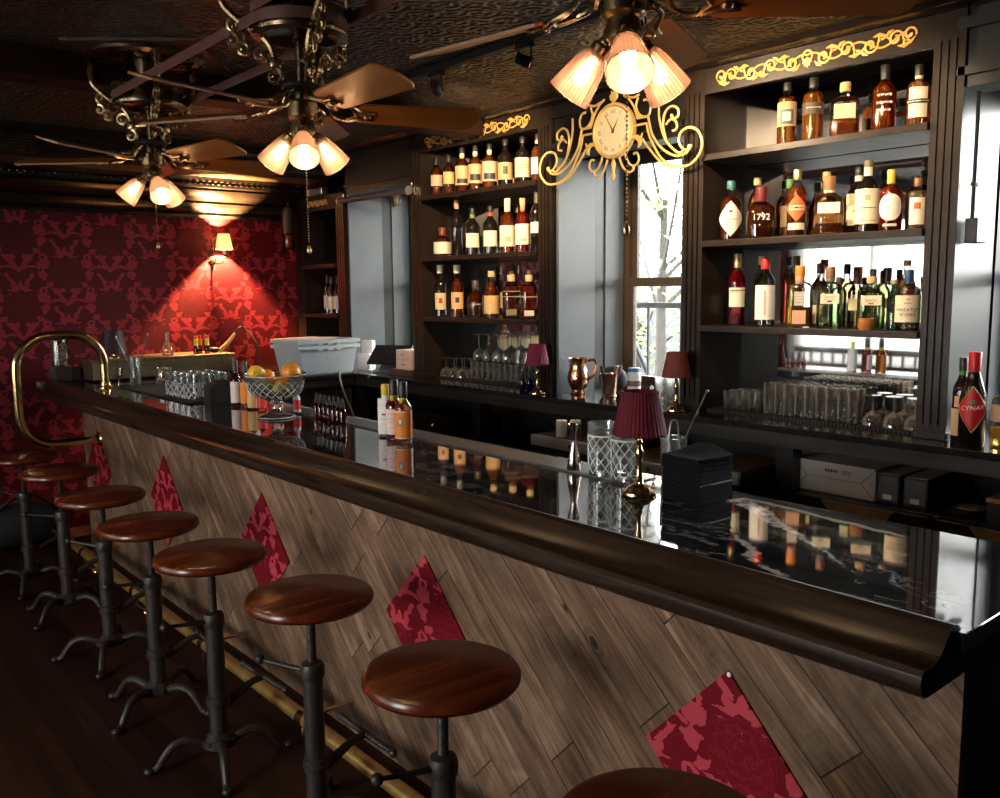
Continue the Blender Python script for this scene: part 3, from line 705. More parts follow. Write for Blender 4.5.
# brass foot rail
FRX = 1.398; fr = thing('foot_rail', 'long polished brass foot rail running low along the plank front', 'rail', (FRX, 3.3, 0))
MB().cyl((0, .66 - 3.3, .125), (0, 6.0 - 3.3, .125), .026, seg=24).build('rail_tube', simple('worn_brass', (.62, .37, .12), .30, .8, vary=.2, scale=14), fr)
for y in (.66, 6.0): MB().ball((0, y - 3.3, .125), .029, 2).build('end_cap', BRASS, fr)
for y in (.95, 1.85, 2.75, 3.65, 4.55, 5.45):
    m = MB().tube(smooth_path([(0, y - 3.3, .10), (.0, y - 3.3, .05), (.03, y - 3.3, .018), (.06, y - 3.3, .008)], 4), .009, 8)
    m.tube([(0, y - 3.3 - .022, .125), (0, y - 3.3 + .022, .125)], .0285, 18); m.tube([(.02, y - 3.3, .125), (1.5985 - FRX, y - 3.3, .125)], .008, 8)
    m.lathe([(0, 0), (.03, 0), (.028, .006), (0, .008)], 14, (.06, y - 3.3, 0)); m.build('bracket', BRASS, fr)

# big brass loop at the service end
LY = 5.70
lp = thing('brass_loop_rail', 'big looped brass tube fixed to the far end of the bar', 'rail', (1.62, LY, 0))
pts = [(.03, 0, BT), (.03, 0, 1.22)]
def arc(cx, cz, r, a0, a1, n=10): return [(cx + r * math.cos(R(a0 + (a1 - a0) * i / n)), 0, cz + r * math.sin(R(a0 + (a1 - a0) * i / n))) for i in range(n + 1)]
pts += arc(-.155, 1.215, .185, 0, 90) + arc(-.265, 1.205, .195, 90, 180) + arc(-.27, .94, .19, 180, 270) + [(-.15, 0, .75), (-.02, 0, .75)]
MB().tube(pts, .026, 16).build('loop_tube', BRASS, lp)
MB().lathe([(0, 0), (.044, 0), (.044, .006), (.034, .014), (.031, .03), (0, .03)], 20, (.03, 0, BT)).build('top_flange', BRASS, lp)
MB().lathe([(0, 0), (.046, 0), (.046, .006), (.036, .014), (.032, .03), (0, .03)], 20, (-.02, 0, .75), Matrix.Rotation(-PI / 2, 4, 'Y')).build('wall_flange', BRASS, lp)

# ------------------------------------------------------------------ stools
def make_stool(label):
    t = thing('bar_stool', label, 'bar stool', group='iron and wood stools along the bar')
    MB().lathe([(0, .727), (.165, .727), (.180, .732), (.1875, .742), (.1875, .752), (.182, .760), (.168, .764), (0, .764)], 48).build('seat', SEATWOOD, t)
    m = MB().lathe([(0, .716), (.070, .716), (.072, .726), (0, .7265)], 20); m.build('seat_plate', IRON, t)
    m = MB(); prof = []
    for i in range(68): z = .535 + i * .0027; prof.append((.0125 + .0016 * (i % 2), z))
    m.lathe(prof, 14); m.build('screw_post', IRON, t)
    MB().lathe([(0, .50), (.034, .50), (.036, .506), (.036, .534), (.032, .545), (.018, .552), (0, .552)], 20).build('collar', IRON, t)
    m = MB().lathe([(0, .075), (.033, .075), (.031, .10), (.030, .50), (0, .50)], 20); m.lathe([(.031, .205), (.037, .209), (.037, .245), (.031, .249)], 20, cap=False)
    m.lathe([(.031, .215), (.040, .222), (.040, .230), (.031, .237)], 20, cap=False); m.build('column', IRON, t)
    m = MB().lathe([(0, .062), (.050, .062), (.062, .070), (.060, .088), (.040, .104), (.033, .112), (0, .112)], 20)
    for k in range(12): a = k * PI / 6; m.ball((.056 * math.cos(a), .056 * math.sin(a), .086), .010, 1)
    m.build('hub', IRON, t)
    for k in range(4):
        a = R(28 + 90 * k); c, s = math.cos(a), math.sin(a)
        p = smooth_path([(.045, .080), (.10, .100), (.150, .092), (.185, .055), (.208, .022), (.232, .014)], 5)
        mm = MB(); pp = [(c * q.x, s * q.x, q.y) for q in [Vector((u[0], u[1], 0)) for u in p]]
        n = len(pp); mm.tube(pp, [.0175 - .006 * (i / n) for i in range(n)], 10)
        mm.ball((c * .236, s * .236, .0145), .0145, 2, (1.3, 1.3, 1)); mm.build('leg', IRON, t)
    # raising lever with ball
    a = R(118); c, s = math.cos(a), math.sin(a)
    m = MB().tube([(c * .034, s * .034, .522), (c * .10, s * .10, .530), (c * .165, s * .165, .540)], [.009, .0065, .006], 10); m.ball((c * .172, s * .172, .541), .0155, 2); m.build('lever', IRON, t)
    # T shaped foot rest towards the bar
    m = MB().tube(smooth_path([(.033, 0, .205), (.07, 0, .225), (.13, 0, .252), (.175, 0, .257)], 4), [.017 - .0005 * i for i in range(13)], 10)
    m.tube([(.178, -.15, .258), (.178, .15, .258)], .0095, 10)
    for i in range(21): m.lathe([(.0095, -.004), (.0115, 0), (.0095, .004)], 10, (.178, -.13 + i * .013, .258), Matrix.Rotation(PI / 2, 4, 'X'), cap=False)
    for y in (-.155, .155): m.ball((.178, y, .258), .0135, 2)
    m.build('foot_rest', IRON, t); return t
STOOLS = [(1.085, .868, 5, 'bar stool nearest the camera, only its seat edge in frame'), (1.172, 1.60, -4, 'bar stool in front of the second diamond from the right'),
          (1.196, 2.285, 0, 'bar stool right of the third diamond, with its whole T foot rest in view'), (1.140, 2.885, 3, 'bar stool third from the right, its three splayed feet in view'),
          (1.122, 3.44, -3, 'bar stool fourth from the right, half in shade'), (1.130, 4.08, 4, 'bar stool fifth from the right, below the last but one diamond'),
          (1.138, 4.80, -2, 'bar stool second from the brass loop'), (1.095, 5.40, 2, 'bar stool farthest back under the brass loop')]
st0 = None
SPIN = [(10, 30), (-8, 58), (22, 8), (41, 62), (5, 66), (30, 10), (12, 40), (35, 0)]
for x, y, rz, lab in STOOLS:
    if st0 is None: o = st0 = make_stool(lab); st0.location = (x, y, 0); st0.rotation_euler = (0, 0, R(rz))
    else: o = dup(st0, (x, y, 0), R(rz), lab)
    turn, lev = SPIN[len([q for q in COL.objects if q.name.startswith('bar_stool')]) - 1]
    for c in kids(o):
        if c.name.startswith('leg'): c.rotation_euler.z = R(turn)
        if c.name.startswith('lever'): c.rotation_euler.z = R(lev)
t = thing('duffel_bag', 'dark bag slumped on the floor by the red wall', 'bag', (1.25, 6.30, 0))
MB().ball((0, 0, .15), .2, 3, (1.5, .7, .75)).build('bag_body', simple('slate_canvas', (.020, .022, .028), .8, vary=.3), t)
MB().tube(smooth_path([(-.15, -.05, .26), (-.05, -.06, .34), (.08, -.06, .34), (.16, -.05, .26)], 5), .011, 8).build('handle', INK, t)
t = thing('folded_jacket', 'tan jacket dropped beside the dark bag on the floor', 'jacket', (.72, 6.36, 0))
MB().ball((0, 0, .09), .15, 3, (1.2, .8, .6)).ball((-.13, -.02, .05), .08, 2, (1.2, 1, .6)).build('jacket_folds', simple('tan_cloth', (.16, .11, .06), .85, vary=.3), t)

# ------------------------------------------------------------------ belt driven ceiling fans
FX = 1.40; FYS = (1.25, 2.60, 3.96)
def frosted():
    m = bpy.data.materials.new('ribbed_prismatic_glass'); m.use_nodes = True; nt = m.node_tree; nt.nodes.clear()
    o = nt.nodes.new('ShaderNodeOutputMaterial'); a = nt.nodes.new('ShaderNodeMixShader'); b = nt.nodes.new('ShaderNodeMixShader')
    t = nt.nodes.new('ShaderNodeBsdfTransparent'); l = nt.nodes.new('ShaderNodeBsdfTranslucent'); g = nt.nodes.new('ShaderNodeBsdfGlossy')
    df = nt.nodes.new('ShaderNodeBsdfDiffuse'); dm = nt.nodes.new('ShaderNodeMixShader'); dm.inputs[0].default_value = .45
    x, y, z = sep(nt, objco(nt)); ang = y.atan2(x)
    rib = (ang * 36).sin() * .5 + .5
    nt.links.new(ramp(nt, rib, [(.0, (.22, .11, .08)), (1, (.78, .49, .40))]), l.inputs[0]); df.inputs[0].default_value = (.62, .40, .32, 1); nt.links.new(l.outputs[0], dm.inputs[1]); nt.links.new(df.outputs[0], dm.inputs[2]); t.inputs[0].default_value = (1, .92, .86, 1)
    g.inputs['Roughness'].default_value = .12
    nt.links.new((rib * -.25 + .72).k, a.inputs[0]); nt.links.new(t.outputs[0], a.inputs[1]); nt.links.new(dm.outputs[0], a.inputs[2])
    fr = nt.nodes.new('ShaderNodeFresnel'); nt.links.new(fr.outputs[0], b.inputs[0]); nt.links.new(a.outputs[0], b.inputs[1]); nt.links.new(g.outputs[0], b.inputs[2])
    nt.links.new(b.outputs[0], o.inputs[0]); return m
HOLO = frosted()
def glow(name, col, s):
    m, nt, b = mat(name); setp(b, base=(.9, .85, .75), rough=.4, em=col, ems=s)
    f = noise(nt, objco(nt), 4, 1); r = f * .1 + .35; nt.links.new(r.k, b.inputs['Roughness']); return m
BULB = glow('warm_bulb', (1.0, .68, .36), 30)
def lamp(name, loc, power, col=(1, .66, .34), r=.022, parent=None):
    L = bpy.data.lights.new(name, 'POINT'); L.energy = power; L.color = col; L.shadow_soft_size = r
    o = bpy.data.objects.new(name, L); COL.objects.link(o); o.location = loc
    if parent is not None: o.parent = parent
    return o
FANLIGHT = 1.15
def make_fan(label, loc, blade0, shade0, chain):
    t = thing('ceiling_fan', label, 'ceiling fan', loc, group='belt driven ceiling fans')          # origin on the ceiling
    Z = lambda z: z - CEIL
    # ceiling ring with leaf pattern
    m = MB().lathe([(.0, -.0125), (.235, -.0125), (.245, -.016), (.245, -.030), (.225, -.042), (.215, -.030), (.0, -.022)], 40)
    for k in range(14):
        a = 2 * PI * k / 14; c, s = math.cos(a), math.sin(a)
        m.tube([(c * .06, s * .06, -.026), (c * .13 - s * .02, s * .13 + c * .02, -.034), (c * .20, s * .20, -.034)], [.006, .016, .004], 6, flat=((0, 0, 1), .5))
    m.build('ceiling_plate', DBRONZE, t)
    MB().box((.02, 0, -.006), (.54, .54, .012), rz=R(52)).build('mounting_board', simple('dark_oak_board', (.05, .024, .010), .45), t, smooth=False)
    m = MB().lathe([(0, Z(2.545)), (.10, Z(2.545)), (.146, Z(2.530)), (.150, Z(2.522)), (.143, Z(2.518)), (.143, Z(2.455)), (.150, Z(2.450)), (.148, Z(2.440)), (.12, Z(2.436)), (.105, Z(2.446)), (.04, Z(2.46)), (0, Z(2.46))], 40)
    m.lathe([(0, -.02), (.06, -.02), (.055, Z(2.545)), (0, Z(2.545))], 20); m.build('pulley', DBRONZE, t)
    MB().lathe([(.026, Z(2.46)), (.026, Z(2.43)), (.016, Z(2.425)), (.0145, Z(2.27)), (.022, Z(2.265)), (.022, Z(2.25))], 16).build('down_rod', DBRONZE, t)
    for a in (140, 20, -100):
        c, s = math.cos(R(a)), math.sin(R(a)); P = lambda r, z: (c * r, s * r, Z(z))
        m = MB(); m.tube(smooth_path([P(.24, 2.63), P(.245, 2.575), P(.228, 2.53), P(.175, 2.482), P(.115, 2.442), P(.088, 2.405), P(.080, 2.365), P(.09, 2.345)], 6), [.0115] * 42 + [.009], 8)
        def vol(cr, cz, r0, r1, a0, tr, th=.0085): m.tube([P(u, v) for u, v in spiral(cr, cz, r1, r0, a0, tr, 22)], [th * (1 - .25 * i / 22) for i in range(23)], 8); m.ball(P(cr, cz), r0 * 1.0 + .004, 2)
        vol(.205, 2.475, .006, .026, PI * .9, -1.15); vol(.212, 2.432, .006, .022, 1.2, 1.1); vol(.180, 2.405, .007, .027, .3, 1.2); vol(.118, 2.388, .007, .027, 2.2, -1.2); vol(.085, 2.322, .007, .027, 1.4, 1.3)
        m.tube(smooth_path([P(.165, 2.475), P(.172, 2.44), P(.165, 2.42), P(.15, 2.415), P(.135, 2.43)], 4), .007, 8)
        m.tube([P(.015, 2.365), P(.085, 2.362)], .007, 8); m.box(P(.078, 2.362), (.03, .03, .03), rz=R(a), bev=.004)
        m.build('scroll_arm', ABRASS, t)
    m = MB().lathe([(0, Z(2.300)), (.042, Z(2.300)), (.062, Z(2.292)), (.064, Z(2.282)), (.045, Z(2.274)), (0, Z(2.274))], 28)
    m.lathe([(0, Z(2.274)), (.018, Z(2.274)), (.018, Z(2.235)), (0, Z(2.235))], 16); m.build('blade_hub', INK, t)
    for k in range(5):
        a = R(blade0 + 72 * k); Rz = Matrix.Rotation(a, 4, 'Z'); tilt = Matrix.Rotation(R(-17), 4, 'X')
        drop = Matrix.Translation((0, 0, Z(2.215)))
        # blade iron: two flowing arms
        m = MB()
        for sg in (1, -1):
            pts = smooth_path([(.04, sg * .010, .068), (.075, sg * .018, .040), (.105, sg * .042, .012), (.145, sg * .046, .002), (.185, sg * .022, -.005), (.235, sg * .018, -.006)], 5)
            m.tube([Rz @ drop @ tilt @ p if i > 8 else Rz @ drop @ p for i, p in enumerate(pts)], .0068, 8)
        m.tube([Rz @ drop @ tilt @ Vector(q) for q in ((.15, .04, 0), (.175, 0, -.004), (.15, -.04, 0))], .006, 8)
        m.ball(Rz @ drop @ tilt @ Vector((.205, 0, -.010)), .014, 2, (1, 1, .6)); m.build('blade_iron', ABRASS, t)
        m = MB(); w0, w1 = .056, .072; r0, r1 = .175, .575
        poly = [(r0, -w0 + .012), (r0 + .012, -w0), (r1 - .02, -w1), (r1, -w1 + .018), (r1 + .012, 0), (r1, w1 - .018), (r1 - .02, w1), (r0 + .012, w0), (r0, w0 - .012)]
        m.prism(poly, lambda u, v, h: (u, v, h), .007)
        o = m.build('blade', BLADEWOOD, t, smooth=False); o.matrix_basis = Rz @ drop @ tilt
    # light kit
    m = MB().lathe([(0, Z(2.246)), (.040, Z(2.246)), (.047, Z(2.238)), (.047, Z(2.196)), (.041, Z(2.190)), (.034, Z(2.186)), (.036, Z(2.172)), (.040, Z(2.164)), (.040, Z(2.146)), (.028, Z(2.132)), (0, Z(2.124))], 28); m.build('light_fitter', ABRASS, t)
    for k in range(3):
        a = R(shade0 + 120 * k); M = Matrix.Translation((.030 * math.cos(a), .030 * math.sin(a), Z(2.158))) @ Matrix.Rotation(a, 4, 'Z') @ Matrix.Rotation(R(180 - 42), 4, 'Y') @ Matrix.Scale(.86, 4)
        m = MB().lathe([(0, .0), (.016, .0), (.016, .02), (.024, .026), (.026, .052), (.022, .056), (0, .056)], 18, M=M); m.build('socket', ABRASS, t)
        prof = [(.023, .040), (.029, .046), (.035, .060), (.042, .085), (.048, .115), (.053, .142), (.0555, .158), (.056, .162), (.0545, .162), (.052, .142), (.047, .115), (.041, .086), (.034, .062), (.028, .048)]
        o = MB().lathe(prof, 72, wave=lambda an, z, r: r + .0006 * math.cos(36 * an), cap=False).build('glass_shade', HOLO, t, ang=80); o.matrix_basis = M
        o = MB().lathe([(0, .056), (.010, .058), (.012, .075), (.018, .095), (.020, .108), (.016, .122), (.008, .130), (0, .131)], 16).build('bulb', BULB, t); o.matrix_basis = M
        lamp('bulb_light', M @ Vector((0, 0, .142)), FANLIGHT, r=.02, parent=t)
    if chain:
        m = MB()
        for i in range(int(chain / .009)): m.ball((.0, -.012, Z(2.122) - i * .009), .0028, 1)
        m.lathe([(0, 0), (.006, .002), (.008, .010), (.005, .022), (.002, .028), (0, .028)], 12, (0, -.012, Z(2.122) - chain - .024)); m.build('pull_chain', ABRASS, t)
    return t
make_fan('nearest ceiling fan, its three glowing glass shades in front of the gilt clock', (FX, FYS[0], CEIL), -46, -132, .34)
make_fan('middle ceiling fan with an orange-lit blade and a long pull chain', (FX, FYS[1], CEIL), -93, -118, .33)
make_fan('farthest ceiling fan, in front of the red wall', (FX, FYS[2], CEIL), -5, -95, .26)
BELT = simple('maroon_leather_belt', (.15, .058, .045), .55, vary=.2, scale=14)
def belt(label, ya, yb, z):
    r = .1465; pts = []
    for i in range(17): a = R(180 + 180 * i / 16); pts.append((r * math.cos(a), ya - (ya + yb) / 2 + r * math.sin(a)))
    for i in range(17): a = R(180 * i / 16); pts.append((r * math.cos(a), yb - (ya + yb) / 2 + r * math.sin(a)))
    m = MB(); n = len(pts); rows = []
    for x, y in pts:
        d = Vector((x, 0)); rows.append([m.bm.verts.new((x * k, (y if k == 1 else y), zz)) for k, zz in ((1, -.017), (1, .017), (1.018, .017), (1.018, -.017))])
    for i in range(n):
        A, B = rows[i], rows[(i + 1) % n]
        for k in range(4): j = (k + 1) % 4; m.bm.faces.new((A[k], A[j], B[j], B[k]))
    o = m.build('fan_belt', BELT, None); o.location = (FX, (ya + yb) / 2, z)
    tag(o, label, 'belt', 'drive belts between the ceiling fans')
belt('flat maroon drive belt looped between the middle and the farthest fan', FYS[1], FYS[2], 2.475)
belt('flat maroon drive belt looped between the nearest and the middle fan', FYS[0], FYS[1], 2.512)

# ------------------------------------------------------------------ track light
t = thing('track_light', 'black ceiling track with small chrome spotlights near the bottle cabinets', 'track light', (2.48, 2.4, CEIL))
MB().b2(-.018, .018, -2.2, 1.35, -.03, 0, bev=.003).build('track', INK, t, smooth=False)
SPOTC = simple('chrome_lens_ring', (.75, .72, .70), .12, 1)
LENS = glow('spot_lens', (1.0, .82, .62), 9)
for i, (y, aim) in enumerate(((3.34, (3.50, 4.20, 2.15)), (2.74, (3.50, 2.10, 2.12)), (1.55, (3.5, 1.95, 2.10)), (2.15, (3.40, 3.07, 2.42)))):  # the last head is an added spot that brightens the clock
    p = Vector((0, y - 2.4, -.10)); d = (Vector(aim) - Vector((2.48, y, CEIL - .10))).normalized()
    q = d.to_track_quat('Z', 'Y').to_matrix().to_4x4(); M = Matrix.Translation(p) @ q
    M = M @ Matrix.Scale(.72, 4); h = MB().lathe([(0, -.055), (.022, -.055), (.030, -.045), (.032, .0), (.036, .028), (.036, .034)], 22, M=M).box((0, y - 2.4, -.040), (.03, .09, .022), bev=.003).tube([(0.0, y - 2.4 + .036, -.04), (0, y - 2.4 + .040, -.10)], .004, 6).tube([(0.0, y - 2.4 - .036, -.04), (0, y - 2.4 - .040, -.10)], .004, 6).build('spot_head', INK, t)
    MB().lathe([(.036, .028), (.039, .032), (.039, .040), (.033, .040), (.031, .032)], 22, M=M, cap=False).build('lens_ring', SPOTC, h)
    MB().lathe([(0, .030), (.031, .030), (.030, .034), (0, .037)], 18, M=M).build('lens', LENS, h)
    L = bpy.data.lights.new('spot', 'SPOT'); L.energy = (105, 105, 48, 62)[i]; L.color = (1, .70, .42); L.spot_size = R(76); L.spot_blend = .8; L.shadow_soft_size = .03
    o = bpy.data.objects.new('spot_beam', L); COL.objects.link(o); o.parent = t
    o.matrix_basis = Matrix.Translation(p + d * .05) @ (-d).to_track_quat('Z', 'Y').to_matrix().to_4x4()

# ------------------------------------------------------------------ gilt clock on the window header
t = thing('wall_clock', 'round gilt roman-numeral clock with wide iron scrollwork over the middle window', 'clock', (3.42, 3.067, 2.425))
F = lambda x, y, d=0: (-.05 - d, -x, y)      # x to the right as one looks at it, y up
Mx = Matrix.Translation((-.05, 0, 0)) @ Matrix.Rotation(-PI / 2, 4, 'Y')
MB().lathe([(0, -.03), (.12, -.03), (.132, -.02), (.136, .0), (.134, .012), (.124, .016), (.117, .010), (.117, .002), (0, .002)], 48, M=Mx).build('clock_case', CLOCKGOLD, t)
MB().lathe([(0, .002), (.117, .002), (.117, .004), (0, .004)], 48, M=Mx).build('clock_dial', simple('ivory_dial', (.86, .78, .52), .45, vary=.05, scale=8), t)
NUMM = simple('numeral_brown', (.20, .13, .05), .5)
for i, s in enumerate('XII I II III IIII V VI VII VIII IX X XI'.split()):
    a = PI / 2 - i * PI / 6; ca, sa = math.cos(a), math.sin(a)
    def f(x, y, a=a, ca=ca, sa=sa):
        X = x * math.cos(a - PI / 2) - y * math.sin(a - PI / 2); Y = x * math.sin(a - PI / 2) + y * math.cos(a - PI / 2)
        return F(ca * .092 + X, sa * .092 + Y, .0046)
    text_into(MB(), s, .027, f).build('roman_numeral', NUMM, t, smooth=False)
m = MB()
def hand(a, l, w): 
    c, s = math.cos(a), math.sin(a)
    m.prism([(-s * w - c * .012, c * w - s * .012), (c * l, s * l), (s * w - c * .012, -c * w - s * .012)], lambda u, v, h: F(u, v, .006 + h), .002)
hand(R(122), .088, .0045); hand(R(57), .062, .006)
m.lathe([(0, .004), (.007, .004), (.007, .010), (0, .011)], 14, M=Mx); m.build('clock_hands', simple('hand_brown', (.16, .10, .04), .4, .3), t)
def cpt(px, py): return (px - 443) * .00112, (368 - .19 * (px - 443) - py) * .0009
arms = [[(500, 178), (530, 200), (560, 240), (580, 292)], [(580, 300), (640, 290)], [(640, 290), (652, 340), (668, 390), (720, 455), (790, 487), (845, 470), (872, 428)],
        [(545, 342), (632, 325)], [(632, 325), (645, 380), (662, 420), (712, 500), (780, 540), (860, 530), (908, 480), (925, 420), (905, 362), (862, 342), (818, 366), (806, 415), (835, 455), (862, 446)],
        [(610, 408), (660, 470), (722, 532), (775, 546), (830, 538)], [(700, 205), (702, 300), (738, 410), (800, 468), (830, 462)],
        [(738, 405), (722, 330), (735, 265), (768, 238), (800, 252), (800, 288), (776, 298), (764, 284)], [(738, 330), (765, 302), (792, 318), (794, 350), (772, 362)],
        [(540, 402), (514, 440), (512, 490), (536, 540), (570, 548), (592, 515), (580, 482), (560, 488)], [(478, 510), (500, 562), (530, 586), (556, 575), (560, 545)],
        [(520, 185), (560, 190), (590, 175)], [(585, 190), (572, 235), (588, 276), (622, 292), (648, 275), (655, 235)], [(655, 235), (640, 205), (615, 205)]]
leaves = [[(545, 408), (575, 398), (600, 405), (612, 375)], [(585, 405), (600, 430), (588, 452)], [(855, 445), (872, 430)], [(590, 300), (580, 275)], [(768, 290), (776, 280)]]
for sg in (1, -1):
    m = MB()
    for pl in arms:
        q = [cpt(*p) for p in pl]; q = smooth_path([(F(sg * u, v)) for u, v in q], 6) if len(q) > 2 else [Vector(F(sg * u, v)) for u, v in q]
        m.tube(q, .0062, 8, flat=((1, 0, 0), .9))
    for pl in leaves:
        q = [Vector(F(sg * cpt(*p)[0], cpt(*p)[1], .003)) for p in pl]; m.tube(smooth_path(q, 4), [.014 * (1 - .75 * abs(i / (4 * (len(q) - 1)) - .45) * 1.8) for i in range(4 * (len(q) - 1) + 1)], 8, flat=((1, 0, 0), .5))
    m.build('iron_scroll', CLOCKGOLD, t)
m = MB()
for a in (-60, -30, 0, 30, 60):
    q = R(90 + a); m.tube([F(0, .135), F(.022 * math.cos(q), .150 + .025 * math.sin(q)), F(.032 * math.cos(q), .15 + .052 * math.sin(q))], [.005, .011, .002], 8, flat=((1, 0, 0), .5))
m.build('top_finial', CLOCKGOLD, t)
m = MB().tube([F(0, -.135), F(0, -.165), F(0, -.20), F(0, -.222), F(0, -.248)], [.006, .016, .007, .015, .002], 10, flat=((1, 0, 0), .6)); m.build('bottom_drop', CLOCKGOLD, t)
MB().tube([(-.05, -.06, .02), (.022, -.06, .02)], .008, 8).tube([(-.05, .06, .02), (.022, .06, .02)], .008, 8).build('wall_bracket', DBRONZE, t)

# ------------------------------------------------------------------ on the red wall and the far window bay
t = thing('wall_sconce', 'lit brass wall sconce with a small white shade on the red wall', 'sconce', (2.745, FY, 1.915))
m = MB().lathe([(0, 0), (.030, .0), (.032, .006), (.018, .018), (0, .020)], 18, (0, -.0, -.03), Matrix.Rotation(PI / 2, 4, 'X')); m.tube(smooth_path([(0, -.006, .05), (-.012, -.02, .09), (0, -.02, .12)], 4), .006, 8); m.tube([(0, -.004, -.10), (0, -.006, .07)], [.004, .012], 8)
m.build('back_plate', BRASS, t)
m = MB().tube(smooth_path([(0, -.015, -.03), (.02, -.05, -.055), (.045, -.085, -.045), (.055, -.10, -.015)], 6), .0065, 8); m.lathe([(0, 0), (.014, .002), (.022, .012), (.012, .020), (.010, .034), (0, .034)], 16, (.055, -.10, -.022)); m.build('arm', BRASS, t)
MB().lathe([(0, 0), (.011, 0), (.011, .05), (0, .05)], 14, (.055, -.10, .012)).build('candle_sleeve', WHITEPL, t)
m = bpy.data.materials.new('lit_linen_shade'); m.use_nodes = True; nt = m.node_tree; nt.nodes.clear()
o_ = nt.nodes.new('ShaderNodeOutputMaterial'); a_ = nt.nodes.new('ShaderNodeMixShader'); a_.inputs[0].default_value = .08
l_ = nt.nodes.new('ShaderNodeBsdfTranslucent'); d_ = nt.nodes.new('ShaderNodeBsdfDiffuse')
nt.links.new(ramp(nt, noise(nt, objco(nt), 80), [(.3, (.86, .78, .66)), (.7, (.95, .88, .76))]), l_.inputs[0]); d_.inputs[0].default_value = (.9, .82, .7, 1)
nt.links.new(l_.outputs[0], a_.inputs[1]); nt.links.new(d_.outputs[0], a_.inputs[2]); nt.links.new(a_.outputs[0], o_.inputs[0])
MB().lathe([(.064, 0), (.043, .118), (.042, .118), (.0625, 0)], 28, (.055, -.10, .050), cap=False).build('lamp_shade', m, t)
MB().lathe([(0, 0), (.010, .006), (.012, .03), (.004, .055), (0, .058)], 12, (.055, -.10, .065)).build('bulb', BULB, t)
lamp('sconce_light', (.055, -.10, .112), 520, (1, .50, .19), .012, t)
t = thing('wall_lantern', 'dark hooded wall lantern with an amber glass base beside the red wall', 'lantern', (3.30, 6.42, 2.02))
MB().lathe([(.048, .08), (.050, .10), (.050, .22), (.042, .26), (.022, .285), (.010, .29), (.010, .31), (0, .312)], 24).build('hood', simple('dark_olive_metal', (.035, .030, .024), .5, .4), t)
MB().lathe([(.046, .082), (.048, .078), (.047, -.04), (.040, -.052), (.0, -.055)], 24, cap=False).build('amber_glass', thin_glass('amber_lantern_glass', (.55, .33, .12), 2.0), t)
MB().lathe([(0, -.03), (.02, -.03), (.02, .06), (0, .06)], 14).build('inner_cup', simple('amber_cup', (.45, .28, .12), .4), t)
MB().tube(smooth_path([(0, .03, .24), (.03, .10, .28), (.04, .16, .22)], 4), .008, 8).build('bracket', IRON, t)
t = thing('curtain_rod', 'dark rolled blind on a rod above the far window bay', 'blind', (3.39, 5.32, 2.30))
MB().cyl((0, -.42, 0), (0, .46, 0), .022).build('roller', simple('plum_grey_roller', (.05, .045, .06), .5), t)
for y in (-.42, .46): MB().lathe([(0, -.01), (.03, -.01), (.03, .01), (0, .01)], 16, (0, y, 0), Matrix.Rotation(PI / 2, 4, 'X')).tube([(0, y, 0), (.03, y, .03), (.03, y, .05)], .007, 6).build('end_bracket', STEEL, t)
m = MB(); m.tube(smooth_path([(0, -.30, -.02), (0, -.33, -.06), (0, -.30, -.09), (0, -.27, -.06), (0, -.29, -.02)], 5), .004, 6); m.build('pull_ring', STEEL, t)
t = thing('cabinet_lamp', 'small chrome strip light on top of the small cabinet at the red wall', 'light', (3.40, 6.14, 2.371))
MB().b2(-.02, .03, -.10, .10, 0, .05, bev=.006).build('lamp_body', simple('violet_grey', (.10, .09, .12), .4), t, smooth=False)
for y in (-.10, .10): MB().b2(-.022, .032, y - .015, y + .015, -.0, .052, bev=.004).build('chrome_end', STEEL, t, smooth=False)
t = thing('gilt_bracket', 'gilt leaf-shaped bracket at the top of the far window reveal', 'bracket', (3.862, 5.762, 2.37))
m = MB().tube(smooth_path([(0, 0, .11), (-.012, -.02, .07), (.006, -.03, .02), (-.004, -.02, -.03), (0, -.012, -.09)], 5), [.006 + .02 * math.sin(PI * i / 20) for i in range(21)], 8)
m.ball((.012, -.03, .10), .022, 2).ball((.03, -.035, .115), .014, 2).tube(smooth_path([(0, -.02, .06), (-.03, -.035, .05), (-.035, -.03, .02)], 4), .008, 8); m.build('gilt_leaf', GOLD, t)
t = thing('outlet_box', 'grey electrical box with a thin black conduit right of the bottle cabinet', 'outlet', (3.50, 1.398, 1.845))
MB().b2(-.055, .03, -.045, 0, -.045, .045, bev=.004).build('metal_box', simple('dull_black_box', (.03, .03, .032), .35, .6), t, smooth=False)
MB().b2(.032, .062, -.03, 0, -.04, .042, bev=.004).build('switch_cover', STEEL, t, smooth=False)
MB().cyl((-.02, -.012, .045), (-.02, -.012, .50), .007).tube([(-.03, -.012, .17), (.0, -.012, .17)], .01, 8).build('conduit', INK, t)
